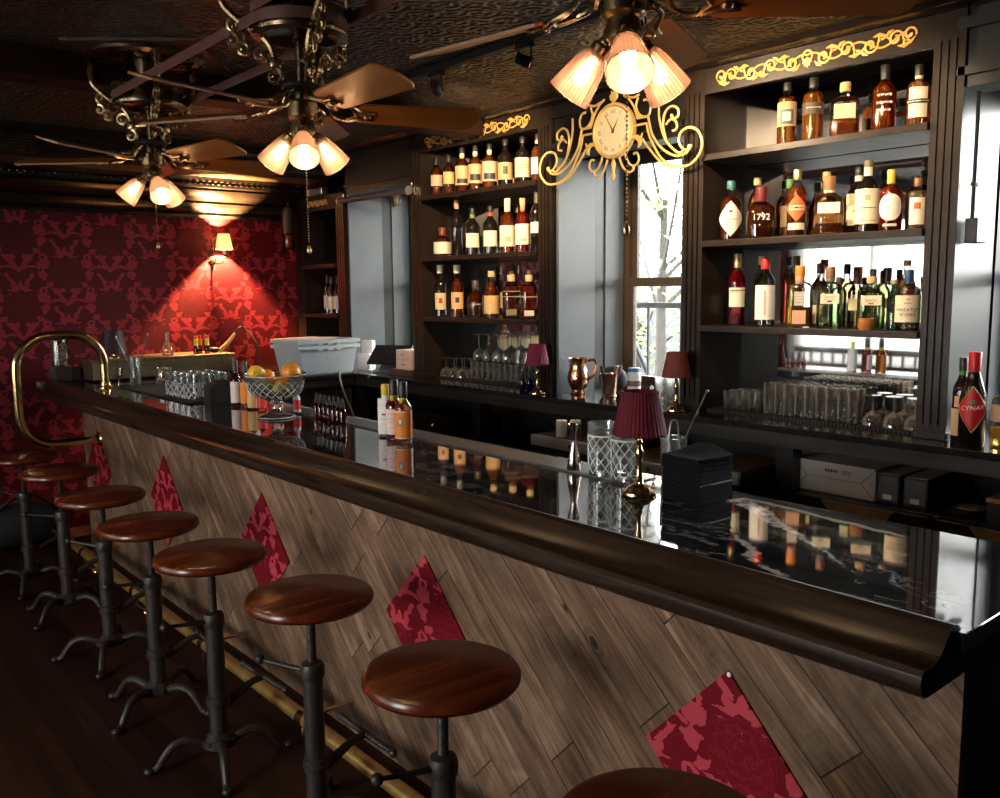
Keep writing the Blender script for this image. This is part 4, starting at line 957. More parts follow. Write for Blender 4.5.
# ------------------------------------------------------------------ bottles
AMB = (.84, .27, .03); DAMB = (.56, .10, .010); RED = (.62, .03, .02); PALE = (.95, .80, .50); GOLDL = (.95, .60, .10); CLR = (.96, .97, .95); COPR = (.85, .38, .14)
SHAPES = {      # outline as fractions of (radius, height)
 'round':   [(.90, 0), (1, .02), (1, .56), (.97, .62), (.80, .68), (.45, .74), (.34, .79), (.33, .92), (.38, .925), (.38, .95), (.34, .955)],
 'tall':    [(.90, 0), (1, .02), (1, .60), (.96, .66), (.72, .73), (.42, .79), (.36, .84), (.34, .94), (.38, .945), (.38, .965)],
 'broad':   [(.92, 0), (1, .03), (1, .58), (.95, .66), (.78, .715), (.42, .745), (.30, .77), (.28, .88), (.33, .885), (.33, .91)],
 'drum':    [(.94, 0), (1, .03), (1, .66), (.94, .73), (.70, .78), (.40, .80), (.34, .82), (.34, .90), (.38, .905), (.38, .93)],
 'squat':   [(.86, 0), (.97, .04), (1, .30), (.96, .52), (.80, .63), (.46, .70), (.33, .73), (.31, .84), (.36, .85), (.36, .88)],
 'slope':   [(.90, 0), (1, .02), (1, .50), (.94, .56), (.66, .68), (.44, .78), (.38, .84), (.37, .94), (.41, .945), (.41, .965)],
 'slim':    [(.90, 0), (1, .015), (1, .62), (.90, .66), (.55, .69), (.46, .72), (.44, .93), (.48, .935), (.48, .96)],
 'wine':    [(.90, 0), (1, .015), (1, .58), (.90, .66), (.55, .74), (.40, .80), (.36, .96), (.40, .965), (.40, .985)],
 'dash':    [(.92, 0), (1, .02), (1, .54), (.97, .60), (.72, .66), (.50, .70), (.44, .74), (.42, .90), (.46, .905), (.46, .94)],
}
def interp(prof, z):
    for (r0, z0), (r1, z1) in zip(prof, prof[1:]):
        if z0 <= z <= z1: return r0 + (r1 - r0) * ((z - z0) / max(z1 - z0, 1e-6))
    return prof[-1][0]
def bottle(label, loc, h, r, shape='round', liq=AMB, level=.74, cap=(.02, .02, .02), capm=None, capl=.09, lab=((.80, .74, .58), .14, .48, 150), extra=None, glass=None, face=None, group=None, sq=0, foil=None, depth=1.0):
    """lab = colour, z0, z1 (fractions of height), arc degrees; extra(thing, f, h, r) adds print, f maps (x across, z up) onto the label"""
    if face is None: face = math.degrees(math.atan2(loc[1], loc[0]))           # turned a little into the room
    t = thing('bottle', label, 'bottle', loc, R(face), group)
    P = [(a * r, b * h) for a, b in SHAPES[shape]]
    m = MB().lathe([(0, .0)] + P, 28, sq=sq, cap=False)
    o = m.build('glass_body', glass or SHELL, t)
    if liq is not None:
        zt = level * h; Q = [(max(a - .0022, .002), b) for a, b in P if b < zt - .004]
        Q[0] = (Q[0][0], .006); Q = [Q[0]] + [q for q in Q[1:] if q[1] > .007]
        Q.append((max(interp([(b_[0], b_[1]) for b_ in P], zt) - .0022, .002), zt))
        MB().lathe([(0, .006)] + Q + [(0, zt)], 28, sq=sq, cap=False).build('liquid', liquid(liq), t)
    nr = P[-1][0]; z1 = P[-1][1]
    cm = capm or simple('cap_%.2f_%.2f_%.2f' % cap, cap, .4, vary=.08)
    MB().lathe([(0, z1 - capl * h), (nr * 1.10, z1 - capl * h), (nr * 1.14, z1 - capl * h + .004), (nr * 1.14, h - .004), (nr * 1.0, h), (0, h)], 20).build('cap', cm, t)
    if foil:
        MB().lathe([(nr * 1.04, z1 - foil[1] * h), (nr * 1.06, z1 - capl * h)], 18, cap=False).build('neck_label', simple('neck_%.2f_%.2f_%.2f' % foil[0], foil[0], .55, vary=.08), t)
    def f(x, z, d=.0012):
        if sq: return (-(r * .985 + d) , -x, z) if abs(x) < r * .62 else (-(r * .985 + d), -x, z)
        a = x / r; return (-(r + d) * math.cos(a), -(r + d) * math.sin(a), z)
    if lab:
        col, za, zb, arc = lab[:4]; wd = r * R(arc) if not sq else r * 1.42 * min(arc / 150, 1)
        lm = simple('label_%.2f_%.2f_%.2f' % col, col, .6, vary=.07, scale=30)
        if len(lab) > 4 and lab[4] == 'oval':
            n = 30; m = MB(); cz = (za + zb) / 2 * h; hz = (zb - za) / 2 * h; rings = [[m.bm.verts.new(f(wd / 2 * k * math.cos(2 * PI * i / n), cz + hz * k * math.sin(2 * PI * i / n))) for i in range(n)] for k in (1, .75, .5, .25)]
            for A, B in zip(rings, rings[1:]):
                for i in range(n): j = (i + 1) % n; m.bm.faces.new((A[i], A[j], B[j], B[i]))
            m.bm.faces.new(rings[-1])
        elif len(lab) > 4 and lab[4] == 'diamond':
            cz = (za + zb) / 2 * h; hz = (zb - za) / 2 * h
            def fn(u, v): s = 2 * u - 1; q = 2 * v - 1; return f(wd / 2 * s, cz + hz * q * (1 - abs(s)))
            m = MB().sheet(fn, 16, 4)
        else:
            m = MB().sheet(lambda u, v: f(wd * (u - .5), za * h + (zb - za) * h * v), 12, 1)
        pl = m.build('paper_label', lm, t)
        if extra: extra(pl, f, h, r)
    elif extra: extra(t, f, h, r)
    return t
INKM = simple('label_ink', (.06, .045, .035), .6); REDINK = simple('label_red_ink', (.50, .05, .03), .6); WHITEINK = simple('label_white_ink', (.85, .80, .70), .55)
def words_(txt, z, size, mt=None, d=.0020):
    def g(pl, f, h, r):
        m = MB(); lines = txt.split('\n')
        for i, l in enumerate(lines): text_into(m, l, size * h, lambda x, y, i=i: f(x, z * h - i * size * h * 1.05 + y, d))
        m.build('label_lettering', mt or INKM, pl, smooth=False)
    return g
def script_(lines, z, size, mt=None, d=.0020, wide=.62):
    """illegible lettering: rows of short wavy strokes"""
    def g(pl, f, h, r):
        m = MB(); rs = random.Random(int(h * 1e4))
        for k in range(lines):
            zc = z * h - (k - (lines - 1) / 2) * size * h * 1.05; x = -r * wide
            while x < r * wide:
                w = rs.uniform(.14, .34) * r; n = 9; am = size * h * .26
                m.tube([f(x + w * j / n, zc + am * math.sin(j * 2.3 + rs.random()) * rs.uniform(.5, 1), d) for j in range(n + 1)], size * h * .055, 5)
                x += w + r * .07
        m.build('label_lettering', mt or INKM, pl)
    return g
def bars_(rows, mt=None, d=.0018):
    """small printed bands: (z0, z1, half width as fraction of r)"""
    def g(pl, f, h, r):
        for z0, z1, w, mm in rows:
            MB().sheet(lambda u, v: f(2 * w * r * (u - .5), (z0 + (z1 - z0) * v) * h, d), 8, 1).build('printed_band', mm, pl)
    return g
def both(*gs):
    def g(pl, f, h, r):
        for q in gs: q(pl, f, h, r)
    return g
MSLATE = simple('print_slate', (.10, .16, .20), .6); MORANGE = simple('print_orange', (.62, .16, .05), .6); MTAN = simple('print_tan', (.55, .42, .24), .6); MGREEN = simple('print_green', (.10, .26, .10), .6); MDARK = simple('print_dark', (.04, .035, .03), .5); MCREAM = simple('print_cream', (.82, .74, .54), .6); MRED = simple('print_red', (.55, .03, .03), .5); MPINK = simple('print_salmon', (.75, .42, .28), .6)
S1, S2, S3 = [s + .0005 for s in SH]
XF, XB = 3.50, 3.635
G = None
def row(z, items):
    for it in items:
        lab, x, y, h, r, shape, kw = it
        bottle(lab, (x, y, z), h, r, shape, **kw)
ORG = (.80, .20, .03)
row(S3, [
 ('amber bottle with a tan and slate label, leftmost on the top right shelf', XF, 2.181, .268, .039, 'drum', dict(lab=((.66, .42, .20), .30, .74 - .06, 170), capl=.06, extra=bars_([(.33, .56, .75, MSLATE), (.38, .52, .45, MCREAM)]))),
 ('cylindrical amber bottle with a dark band and white print on the top right shelf', XF, 2.058, .266, .042, 'drum', dict(lab=((.07, .055, .04), .42, .60, 175), extra=script_(1, .52, .055, WHITEINK), liq=AMB)),
 ('broad bottle half full of red-amber whiskey with a wide cream label, top right shelf', XF, 1.915, .221, .057, 'broad', dict(level=.30, liq=ORG, capm=CORK, capl=.08, sq=.35, lab=((.86, .64, .34), .32, .58, 150))),
 ('amber bottle with white script on the glass, fourth on the top right shelf', XF, 1.750, .259, .045, 'round', dict(lab=None, extra=script_(3, .42, .105, WHITEINK), liq=DAMB, capl=.17)),
 ('amber bottle with a paper neck tag, right end of the top right shelf', XF, 1.616, .234, .043, 'broad', dict(lab=((.86, .78, .58), .14, .62, 95), liq=ORG, extra=bars_([(.36, .43, 1.0, MDARK), (.39, .405, .95, WHITEINK)]), foil=((.80, .62, .38), .14))),
])
row(S2, [
 ('teal capped dark bottle with a white diamond label, left on the middle right shelf', XF, 2.457, .270, .050, 'round', dict(liq=(.30, .07, .012), cap=(.03, .16, .16), lab=((.80, .76, .66), .06, .66, 165, 'diamond'), extra=bars_([(.46, .50, .14, REDINK), (.34, .36, .55, MTAN)]))),
 ('slender bottle with a striped cork neck behind the squat dark bottle', XB, 2.407, .291, .040, 'tall', dict(capm=CORK, liq=DAMB, lab=((.70, .40, .18), .2, .5, 150))),
 ('squat dark whiskey bottle with a white four-digit number on the middle right shelf', XF, 2.295, .228, .066, 'squat', dict(liq=(.22, .05, .01), cap=(.16, .02, .02), capl=.16, lab=None, level=.66, extra=words_('1792', .40, .17, WHITEINK), sq=.1)),
 ('green necked bottle behind the orange diamond label bottle', XB, 2.236, .266, .040, 'slope', dict(cap=(.08, .22, .07), capl=.12, liq=DAMB, lab=((.78, .60, .36), .2, .55, 150))),
 ('amber bottle with an orange diamond label, gold foil neck, middle right shelf', XF, 2.120, .287, .040, 'tall', dict(liq=ORG, capm=simple('gold_foil', (.75, .55, .25), .3, .8), capl=.12, lab=((.72, .18, .05), .22, .62, 150, 'diamond'), extra=bars_([(.39, .46, .80, MCREAM), (.10, .20, .95, MCREAM), (.41, .44, .7, MDARK)]))),
 ('copper colored bottle with a paper neck behind the pear shaped decanter', XB, 2.06, .280, .044, 'round', dict(liq=COPR, capm=CORK, lab=((.80, .62, .40), .2, .5, 130))),
 ('pear shaped clear decanter of copper whiskey with a white band label', XF, 1.970, .242, .061, 'squat', dict(liq=COPR, level=.34, capm=simple('walnut_stopper', (.38, .20, .08), .5), capl=.12, lab=((.88, .86, .78), .36, .54, 150), foil=((.9, .88, .8), .16), sq=.2)),
 ('dark bottle with a cream label standing behind the tall cream label bottle', XB, 1.912, .287, .046, 'round', dict(glass=DARKG, liq=None, cap=(.02, .02, .02), foil=((.85, .80, .6), .24), lab=((.86, .80, .58), .14, .60, 170), extra=bars_([(.33, .37, .4, REDINK)]))),
 ('tall dark bottle with a large cream label in the middle of the middle right shelf', XF, 1.803, .288, .046, 'round', dict(glass=DARKG, liq=None, capm=simple('olive_cap', (.20, .16, .08), .5), capl=.05, foil=((.88, .82, .62), .18), lab=((.88, .82, .60), .12, .60, 185), extra=both(script_(1, .34, .045), bars_([(.44, .52, .22, MTAN), (.16, .17, .8, MTAN), (.57, .575, .8, MTAN)])))),
 ('red amber bottle with a round white label on the middle right shelf', XF, 1.707, .242, .043, 'broad', dict(liq=(.70, .07, .02), capm=simple('gold_yellow_cap', (.75, .50, .08), .4), capl=.14, lab=((.90, .87, .80), .17, .60, 128, 'oval'), extra=bars_([(.08, .12, .6, MCREAM)]))),
 ('brown bottle with a black cap behind the right end of the middle right shelf', XB, 1.672, .223, .034, 'drum', dict(liq=DAMB, cap=(.02, .02, .02), lab=None)),
 ('pale olive bottle with an orange striped label at the right end, middle right shelf', XF, 1.600, .198, .034, 'drum', dict(liq=(.70, .62, .40), cap=(.25, .10, .05), lab=((.85, .80, .66), .10, .62, 100), extra=bars_([(.40, .52, .35, MORANGE)]))),
])
GREENL = (.86, .93, .78)
row(S1, [
 ('orange bottle half hidden behind the crimson bottle on the lowest right shelf', XB, 2.50, .270, .029, 'slim', dict(liq=AMB, cap=(.05, .04, .03), lab=((.70, .60, .45), .2, .5, 150))),
 ('crimson aperitif bottle with gold foil and pale label, left on the lowest right shelf', XF, 2.413, .328, .039, 'tall', dict(liq=(.55, .008, .018), level=.78, capm=simple('gold_foil', (.75, .55, .25), .3, .8), capl=.16, lab=((.76, .80, .62), .26, .46, 120), extra=both(bars_([(.455, .53, 1.05, MCREAM)]), script_(1, .492, .055, MDARK, .0026, .8)))),
 ('bottle with a cork neck peeping out behind the clear vodka bottle', XB, 2.375, .318, .033, 'tall', dict(liq=GOLDL, capm=CORK, lab=None)),
 ('clear bottle with a red cap and tall white label on the lowest right shelf', XF, 2.265, .305, .045, 'tall', dict(liq=CLR, level=.58, cap=(.62, .03, .03), capl=.13, lab=((.90, .89, .84), .10, .60, 130), extra=bars_([(.16, .52, .08, MPINK)]))),
 ('dark slim bottle behind the square golden bottle', XB, 2.200, .272, .036, 'round', dict(liq=GOLDL, cap=(.06, .05, .05), lab=None)),
 ('square golden tequila bottle with an orange cap and scribbled label', XF, 2.093, .265, .056, 'broad', dict(liq=(.95, .55, .06), level=.33, sq=.8, capm=simple('orange_cap', (.80, .25, .03), .45), capl=.08, foil=((.85, .40, .25), .2), lab=((.72, .66, .58), .36, .66 - .08, 80), extra=both(script_(4, .48, .045, MDARK, .0020, .5), bars_([(.06, .28, .50, MPINK)])))),
 ('clear bottle with a maroon cap behind the square golden bottle', XB, 2.075, .277, .040, 'round', dict(liq=PALE, cap=(.16, .015, .03), capl=.12, lab=((.80, .70, .55), .05, .34, 130))),
 ('pale green broad bottle with a cream label and brown stopper, left one of the pair', XF, 1.951, .258, .052, 'broad', dict(glass=GREENG, liq=GREENL, level=.18, cap=(.24, .12, .06), capl=.10, foil=((.18, .20, .18), .16), lab=((.88, .82, .66), .40, .56, 150), sq=.25, extra=bars_([(.50, .515, .4, MPINK), (.465, .475, .4, MPINK), (.43, .45, .18, MDARK)]))),
 ('small green stoppered bottle behind the two pale green bottles', XB, 1.985, .215, .033, 'drum', dict(glass=GREENG, liq=GREENL, level=.5, capm=CORK, lab=None)),
 ('wine red capped bottle between the two pale green bottles', XB, 1.905, .243, .034, 'round', dict(liq=PALE, cap=(.13, .02, .03), capl=.08, foil=((.4, .08, .06), .2), lab=((.75, .70, .5), .3, .5, 120))),
 ('brown stoppered bottle behind the right pale green bottle', XB, 1.832, .246, .034, 'round', dict(liq=PALE, cap=(.20, .10, .06), capl=.09, foil=((.10, .14, .14), .22), lab=None)),
 ('broad green bottle with a cream label and clay dishes stacked in front of it', XF + .01, 1.774, .214, .054, 'broad', dict(glass=GREENG, liq=(.66, .84, .55), level=.22, capm=CORK, capl=.04, lab=((.88, .80, .62), .46, .66 - .02, 150), sq=.25, extra=bars_([(.55, .57, .4, MPINK), (.52, .535, .4, MPINK), (.48, .50, .18, MDARK)]))),
 ('small clear bottle with a green foot left of the cream labelled vodka bottle', XF + .03, 1.690, .201, .025, 'slim', dict(glass=GREENG, liq=(.25, .70, .45), level=.3, cap=(.35, .32, .20), capl=.05, lab=None)),
 ('dark amber bottle behind the cream labelled vodka bottle', XB, 1.690, .279, .036, 'tall', dict(liq=DAMB, cap=(.28, .16, .10), capl=.05, lab=((.45, .05, .04), .1, .5, 140))),
 ('blue capped vodka bottle with an arched cream label, right on the lowest right shelf', XF, 1.618, .238, .046, 'broad', dict(liq=(.95, .88, .75), level=.5, cap=(.025, .06, .16), capl=.12, lab=((.84, .72, .50), .14, .58, 160), extra=both(words_('WHEATLEY\nVODKA', .34, .075, INKM), bars_([(.44, .46, .3, MTAN), (.50, .53, .16, MTAN)])))),
])
t = thing('clay_dish_stack', 'small stack of orange clay dishes in front of the right green bottle', 'dish', (3.432, 1.752, S1))
for k in range(4):
    MB().lathe([(0, 0), (.026, 0), (.034 - k * .001, .014), (.032 - k * .001, .014), (.024, .004), (0, .003)], 24, (.001 * (-1) ** k, 0, k * .0105)).build('dish', simple('terracotta', (.66, .27, .08), .6, vary=.15), t)
BR1 = dict(liq=DAMB); 
row(S3, [
 ('small amber bottle with a pink label at the left end of the top middle shelf', XF, 4.732, .250, .040, 'round', dict(liq=(.62, .12, .02), lab=((.82, .55, .40), .26, .54, 120), capl=.14)),
 ('small amber bottle with an orange label, second on the top middle shelf', XF, 4.600, .252, .039, 'round', dict(liq=(.50, .10, .02), lab=((.86, .58, .22), .26, .56, 120), capl=.14)),
 ('bottle with a tan label and banded print, third on the top middle shelf', XF, 4.460, .280, .044, 'round', dict(liq=DAMB, foil=((.86, .72, .4), .2), lab=((.80, .52, .28), .16, .58, 150), extra=bars_([(.20, .30, .8, MDARK)]))),
 ('bottle with a tan label and banded print, fourth on the top middle shelf', XF, 4.328, .274, .044, 'round', dict(liq=ORG, foil=((.86, .72, .4), .2), lab=((.78, .50, .28), .16, .58, 150), extra=bars_([(.22, .36, .8, MDARK)]))),
 ('bottle with a tan label and banded print, fifth on the top middle shelf', XF, 4.190, .266, .045, 'round', dict(liq=ORG, foil=((.86, .72, .4), .2), lab=((.84, .58, .34), .16, .60, 150), extra=bars_([(.20, .34, .8, MDARK)]))),
 ('dark bottle with a brown kraft label on the top middle shelf', XF, 4.045, .274, .045, 'round', dict(glass=DARKG, liq=None, lab=((.60, .40, .18), .14, .50, 165), extra=bars_([(.25, .42, .3, MDARK)]))),
 ('dark bottle with a cream label next to the kraft one, top middle shelf', XF, 3.892, .268, .045, 'round', dict(glass=DARKG, liq=None, lab=((.84, .68, .38), .14, .55, 150), extra=script_(2, .36, .06, INKM))),
 ('amber bottle at the right end of the top middle shelf', XF, 3.765, .268, .038, 'round', dict(liq=ORG, lab=((.84, .76, .55), .16, .5, 150), foil=((.8, .6, .3), .16))),
])
row(S2, [
 ('squat bottle with a wide white label and ball stopper on the second middle shelf', XF, 4.681, .189, .056, 'squat', dict(liq=DAMB, level=.64, cap=(.24, .05, .03), capl=.16, lab=((.86, .80, .62), .10, .50, 165))),
 ('tall slim dark bottle with a bare cork top, second middle shelf', XF, 4.525, .350, .038, 'tall', dict(glass=DARKG, liq=None, capm=CORK, capl=.12, lab=None)),
 ('dark bottle with a cream square label and green neck band, second middle shelf', XF, 4.365, .290, .046, 'round', dict(glass=DARKG, liq=None, foil=((.20, .28, .10), .18), lab=((.86, .80, .58), .16, .46, 120))),
 ('dark bottle with a cream square label and red neck band, second middle shelf', XF, 4.190, .290, .046, 'round', dict(glass=DARKG, liq=None, foil=((.60, .08, .04), .18), lab=((.86, .80, .58), .16, .48, 120))),
 ('bottle with a cream capsule and large cream label, second middle shelf', XF, 4.030, .322, .047, 'round', dict(liq=DAMB, capm=simple('cream_capsule', (.84, .74, .52), .5), capl=.20, lab=((.86, .76, .50), .12, .50, 165), extra=bars_([(.2, .3, .4, MTAN)]))),
 ('red amber bottle with a cream pictorial label, second middle shelf', XF, 3.895, .312, .044, 'round', dict(liq=(.66, .06, .02), foil=((.75, .25, .15), .2), capm=CORK, lab=((.86, .78, .60), .14, .52, 150), extra=bars_([(.2, .26, .5, MPINK)]))),
 ('slim dark bottle with a slanted cream sash at the right end, second middle shelf', XF, 3.772, .345, .038, 'tall', dict(glass=DARKG, liq=None, cap=(.10, .08, .05), capl=.22, lab=((.86, .80, .62), .30, .48, 140))),
])
row(S1, [
 ('tall dark bottle with a tan label, leftmost on the lowest middle shelf', XF, 4.710, .338, .039, 'slim', dict(glass=DARKG, liq=None, capm=simple('cream_capsule', (.84, .74, .52), .5), capl=.12, lab=((.78, .56, .30), .14, .46, 130), extra=bars_([(.26, .36, .3, REDINK)]))),
 ('tall dark bottle with an orange label, second on the lowest middle shelf', XF, 4.530, .334, .041, 'slim', dict(liq=DAMB, capm=simple('cream_capsule', (.84, .74, .52), .5), capl=.12, lab=((.78, .44, .20), .16, .48, 130), extra=bars_([(.28, .38, .3, MDARK)]))),
 ('squat dark bottle without a label on the lowest middle shelf', XF, 4.345, .232, .050, 'squat', dict(liq=(.30, .05, .01), lab=None, cap=(.08, .05, .04), extra=script_(1, .36, .08, WHITEINK, .0020, .4))),
 ('amber bottle with a rounded kraft label on the lowest middle shelf', XF, 4.185, .288, .047, 'slope', dict(liq=DAMB, capm=CORK, lab=((.62, .38, .14), .10, .48, 165), extra=bars_([(.2, .3, .4, MTAN)]))),
 ('pale necked bottle behind the kraft label bottle', XB, 4.150, .286, .038, 'tall', dict(liq=PALE, lab=None, capm=CORK)),
 ('dark red bottle with a thin gold outline and olive label, lowest middle shelf', XF, 4.000, .262, .055, 'drum', dict(liq=(.28, .03, .012), capm=CORK, capl=.08, lab=((.20, .17, .07), .08, .22, 120), sq=.15, extra=bars_([(.50, .51, .9, MTAN), (.62, .63, .9, MTAN)]))),
 ('clear necked bottle behind the two dark red bottles', XB, 3.985, .290, .040, 'tall', dict(liq=PALE, lab=None, capm=CORK)),
 ('dark red bottle with a cream strip label, right end of the lowest middle shelf', XF, 3.842, .259, .050, 'drum', dict(liq=(.52, .035, .012), capm=CORK, capl=.08, lab=((.86, .74, .55), .08, .20, 120), sq=.15, extra=bars_([(.50, .51, .9, MTAN)]))),
])
for i, (x, y, h) in enumerate(((3.56, 6.30, .300), (3.52, 6.165, .285), (3.50, 6.04, .290))):
    bottle(['dark wine bottle with a pale label, left of three at the red wall', 'dark wine bottle with a pale label, middle of three at the red wall', 'dark wine bottle with a pale label, right of three at the red wall'][i],
           (x, y, 1.4705), h, .034, 'wine', glass=DARKG, liq=None, lab=((.78, .62, .48), .12, .46, 150), cap=(.04, .03, .03), capl=.18, group='wine bottles in the small cabinet')
T1 = TOP + .0005
def cynar_extra(pl, f, h, r):
    m = MB()
    def fn(u, v): s = 2 * u - 1; q = 2 * v - 1; return f(.052 * s, .40 * h + .078 * q * (1 - abs(s)), .0024)
    m.sheet(fn, 16, 4).build('red_diamond', simple('artichoke_red', (.62, .012, .02), .45), pl)
    m = MB(); text_into(m, 'CYNAR', .0225, lambda x, y: f(x, .415 * h + y + x * .10, .0042)); m.build('label_lettering', WHITEINK, pl, smooth=False)
    m = MB()
    for a in range(-60, 61, 24): q = R(90 + a); m.tube([f(.004 * math.cos(q), .455 * h + .004 * math.sin(q), .003), f(.016 * math.cos(q), .455 * h + .018 * math.sin(q), .003)], [.005, .0015], 6)
    m.build('green_artichoke', MGREEN, pl)
def diamond_edge(pl, f, h, r):
    m = MB()
    for k in ((-1, 1), (1, 1), (1, -1), (-1, -1)):
        m.tube([f(.056 * k[0] * (1 - i / 8), .40 * h + .084 * k[1] * (i / 8), .0022) for i in range(9)], .0012, 5)
    m.build('gold_outline', GOLD, pl)
bottle('dark amaro bottle with a red diamond label and red cap on the right back counter', (3.39, 1.312, T1), .345, .045, 'slope', glass=DARKG, liq=None, cap=(.60, .012, .02), capl=.17, foil=((.06, .26, .03), .26), lab=None, extra=both(cynar_extra, diamond_edge), sq=.0)
bottle('dark green amaro bottle with a peach label behind the red diamond bottle', (3.444, 1.373, T1), .318, .032, 'wine', glass=DARKG, liq=None, cap=(.02, .02, .02), capl=.14, foil=((.06, .26, .03), .25), lab=((.62, .40, .24), .08, .40, 160), extra=bars_([(.42, .55, .8, MPINK), (.33, .36, .9, MTAN)]))
bottle('short amber bottle with a peach label at the right edge of the counter', (3.437, 1.228, T1), .235, .036, 'drum', liq=(.90, .45, .05), level=.3, cap=(.03, .03, .03), lab=((.72, .40, .24), .40, .70 - .04, 160))
bottle('yellow liqueur bottle cut off by the right edge of the picture', (3.38, 1.150, T1), .290, .042, 'slope', liq=(.90, .80, .05), level=.8, cap=(.25, .45, .05), lab=((.80, .75, .5), .12, .40, 150))

# ------------------------------------------------------------------ glasses
def glass_highball(t, h=.135, r=.0235):
    MB().lathe([(0, 0), (r * .90, 0), (r * .93, .004), (r, h), (r - .0014, h), (r * .88, .012), (0, .010)], 18, cap=False).build('glass_body', CLEAR, t); return t
def mk(name, label, cat, loc, group=None): return thing(name, label, cat, loc, 0, group)
def fill(proto, spots, label=None):
    for k, p in enumerate(spots):
        if k == 0: proto.location = p
        else: dup(proto, p)
matm = MB().b2(-.13, .10, -.51, .50, 0, .009)
for i in range(58): matm.b2(-.135, -.13, -.51 + i * .0172, -.501 + i * .0172, 0, .012)
tag(matm.build('bar_mat', RUBBER, None, smooth=False, loc=(3.60, 2.05, T1)), 'long black rubber mat under the highball glasses in the right cabinet', 'bar mat')
matm = MB().b2(-.09, .12, -.52, .52, 0, .009)
for i in range(60): matm.b2(-.095, -.09, -.52 + i * .0172, -.511 + i * .0172, 0, .012)
tag(matm.build('bar_mat', RUBBER, None, smooth=False, loc=(3.60, 4.27, T1)), 'black rubber mat under the wine glasses in the middle cabinet', 'bar mat')
MZ = T1 + .0125
hb = glass_highball(mk('highball_glass', 'tall clear highball glass in the dense rows on the right cabinet mat', 'glass', (0, 0, 0), 'highball glasses on the right mat'), .142, .0235)
fill(hb, [(3.505 + .053 * i + .006 * (j % 2), 2.235 - .0505 * j, MZ) for j in range(9) for i in range(4)])
sg = mk('rocks_glass', 'short clear tumbler at the left of the highball rows on the right cabinet mat', 'glass', (0, 0, 0), 'short tumblers left of the highballs')
MB().lathe([(0, 0), (.024, 0), (.026, .004), (.030, .088), (.0285, .088), (.024, .012), (0, .010)], 18, cap=False).build('glass_body', CLEAR, sg)
fill(sg, [(3.52 + .065 * i, 2.455 - .066 * j, MZ) for j in range(3) for i in range(3)])
def coupe(t, h=.135, up=False):
    P = [(0, .0), (.034, .0), (.034, .002), (.006, .006), (.0042, .012), (.0042, .060), (.008, .066), (.030, .080), (.040, .105), (.042, h), (.0407, h), (.0385, .106), (.028, .083), (0, .070)]
    if not up: P = [(r, h - z) for r, z in P]
    MB().lathe(P, 20, cap=False).build('glass_body', CLEAR, t); return t
cp = coupe(mk('coupe_glass', 'upside down stemmed coupe at the right end of the right cabinet mat', 'glass', (0, 0, 0), 'upside down coupes in the right cabinet'), .125)
fill(cp, [(3.53 + .092 * i, 1.757 - .088 * j, MZ) for j in range(3) for i in range(2)])
cq = coupe(mk('coupe_glass', 'small upside down coupe at the left end of the middle cabinet mat', 'glass', (0, 0, 0), 'upside down coupes in the middle cabinet'), .125)
fill(cq, [(3.555 + .088 * i, 4.735 - .088 * j, MZ) for j in range(3) for i in range(2)])
def wineglass(t, h=.19):
    P = [(0, 0), (.036, 0), (.036, .002), (.006, .007), (.004, .014), (.004, .085), (.008, .092), (.030, .108), (.039, .130), (.036, h), (.0348, h), (.0375, .131), (.028, .111), (0, .096)]
    P = [(r, h - z) for r, z in P]
    MB().lathe(P, 20, cap=False).build('glass_body', CLEAR, t); return t
hm = glass_highball(mk('highball_glass', 'clear highball glass in the rows on the middle cabinet mat', 'glass', (0, 0, 0), 'highball glasses on the middle mat'), .120, .025)
fill(hm, [(3.555 + .056 * i, 4.435 - .056 * j, MZ) for j in range(11) for i in range(3)])
shf = thing('glass_board', 'clear tray board carrying upside down glasses above the highballs', 'tray', (3.61, 4.16, MZ + .1205))
MB().b2(-.085, .085, -.30, .30, 0, .004, bev=.001).build('board', thin_glass('smoked_acrylic', (.75, .75, .72), 1.2), shf, smooth=False)
for y in (-.30, .30): MB().b2(-.085, .085, y - .004, y + .004, .0, .010).build('edge', STEEL, shf, smooth=False)
wg = wineglass(mk('wine_glass', 'upside down wine glass stacked on top of the highballs, middle cabinet', 'glass', (0, 0, 0), 'wine glasses on top in the middle cabinet'), .165)
fill(wg, [(3.57 + .085 * i, 4.40 - .094 * j, MZ + .125) for j in range(4) for i in range(2)])
tb = mk('rocks_glass', 'upside down clear tumbler on the upper board at the right, middle cabinet', 'glass', (0, 0, 0), 'tumblers on the upper board')
MB().lathe([(0, .085), (.028, .085), (.030, .081), (.033, 0), (.0315, 0), (.027, .074), (0, .076)], 20, cap=False).build('glass_body', CLEAR, tb)
fill(tb, [(3.565 + .072 * i, 4.00 - .07 * j, MZ + .125) for j in range(2) for i in range(2)])
wt = mk('wine_glass', 'clear tumbler standing on the back counter before the middle window', 'glass', (0, 0, 0), 'glasses in front of the middle window'); wt.name = 'water_glass'
MB().lathe([(0, 0), (.026, 0), (.028, .004), (.033, .120), (.0315, .120), (.026, .012), (0, .010)], 18, cap=False).build('glass_body', CLEAR, wt)
fill(wt, [(3.62 + .08 * i, 2.95 - .075 * j, T1) for j in range(3) for i in range(3)])

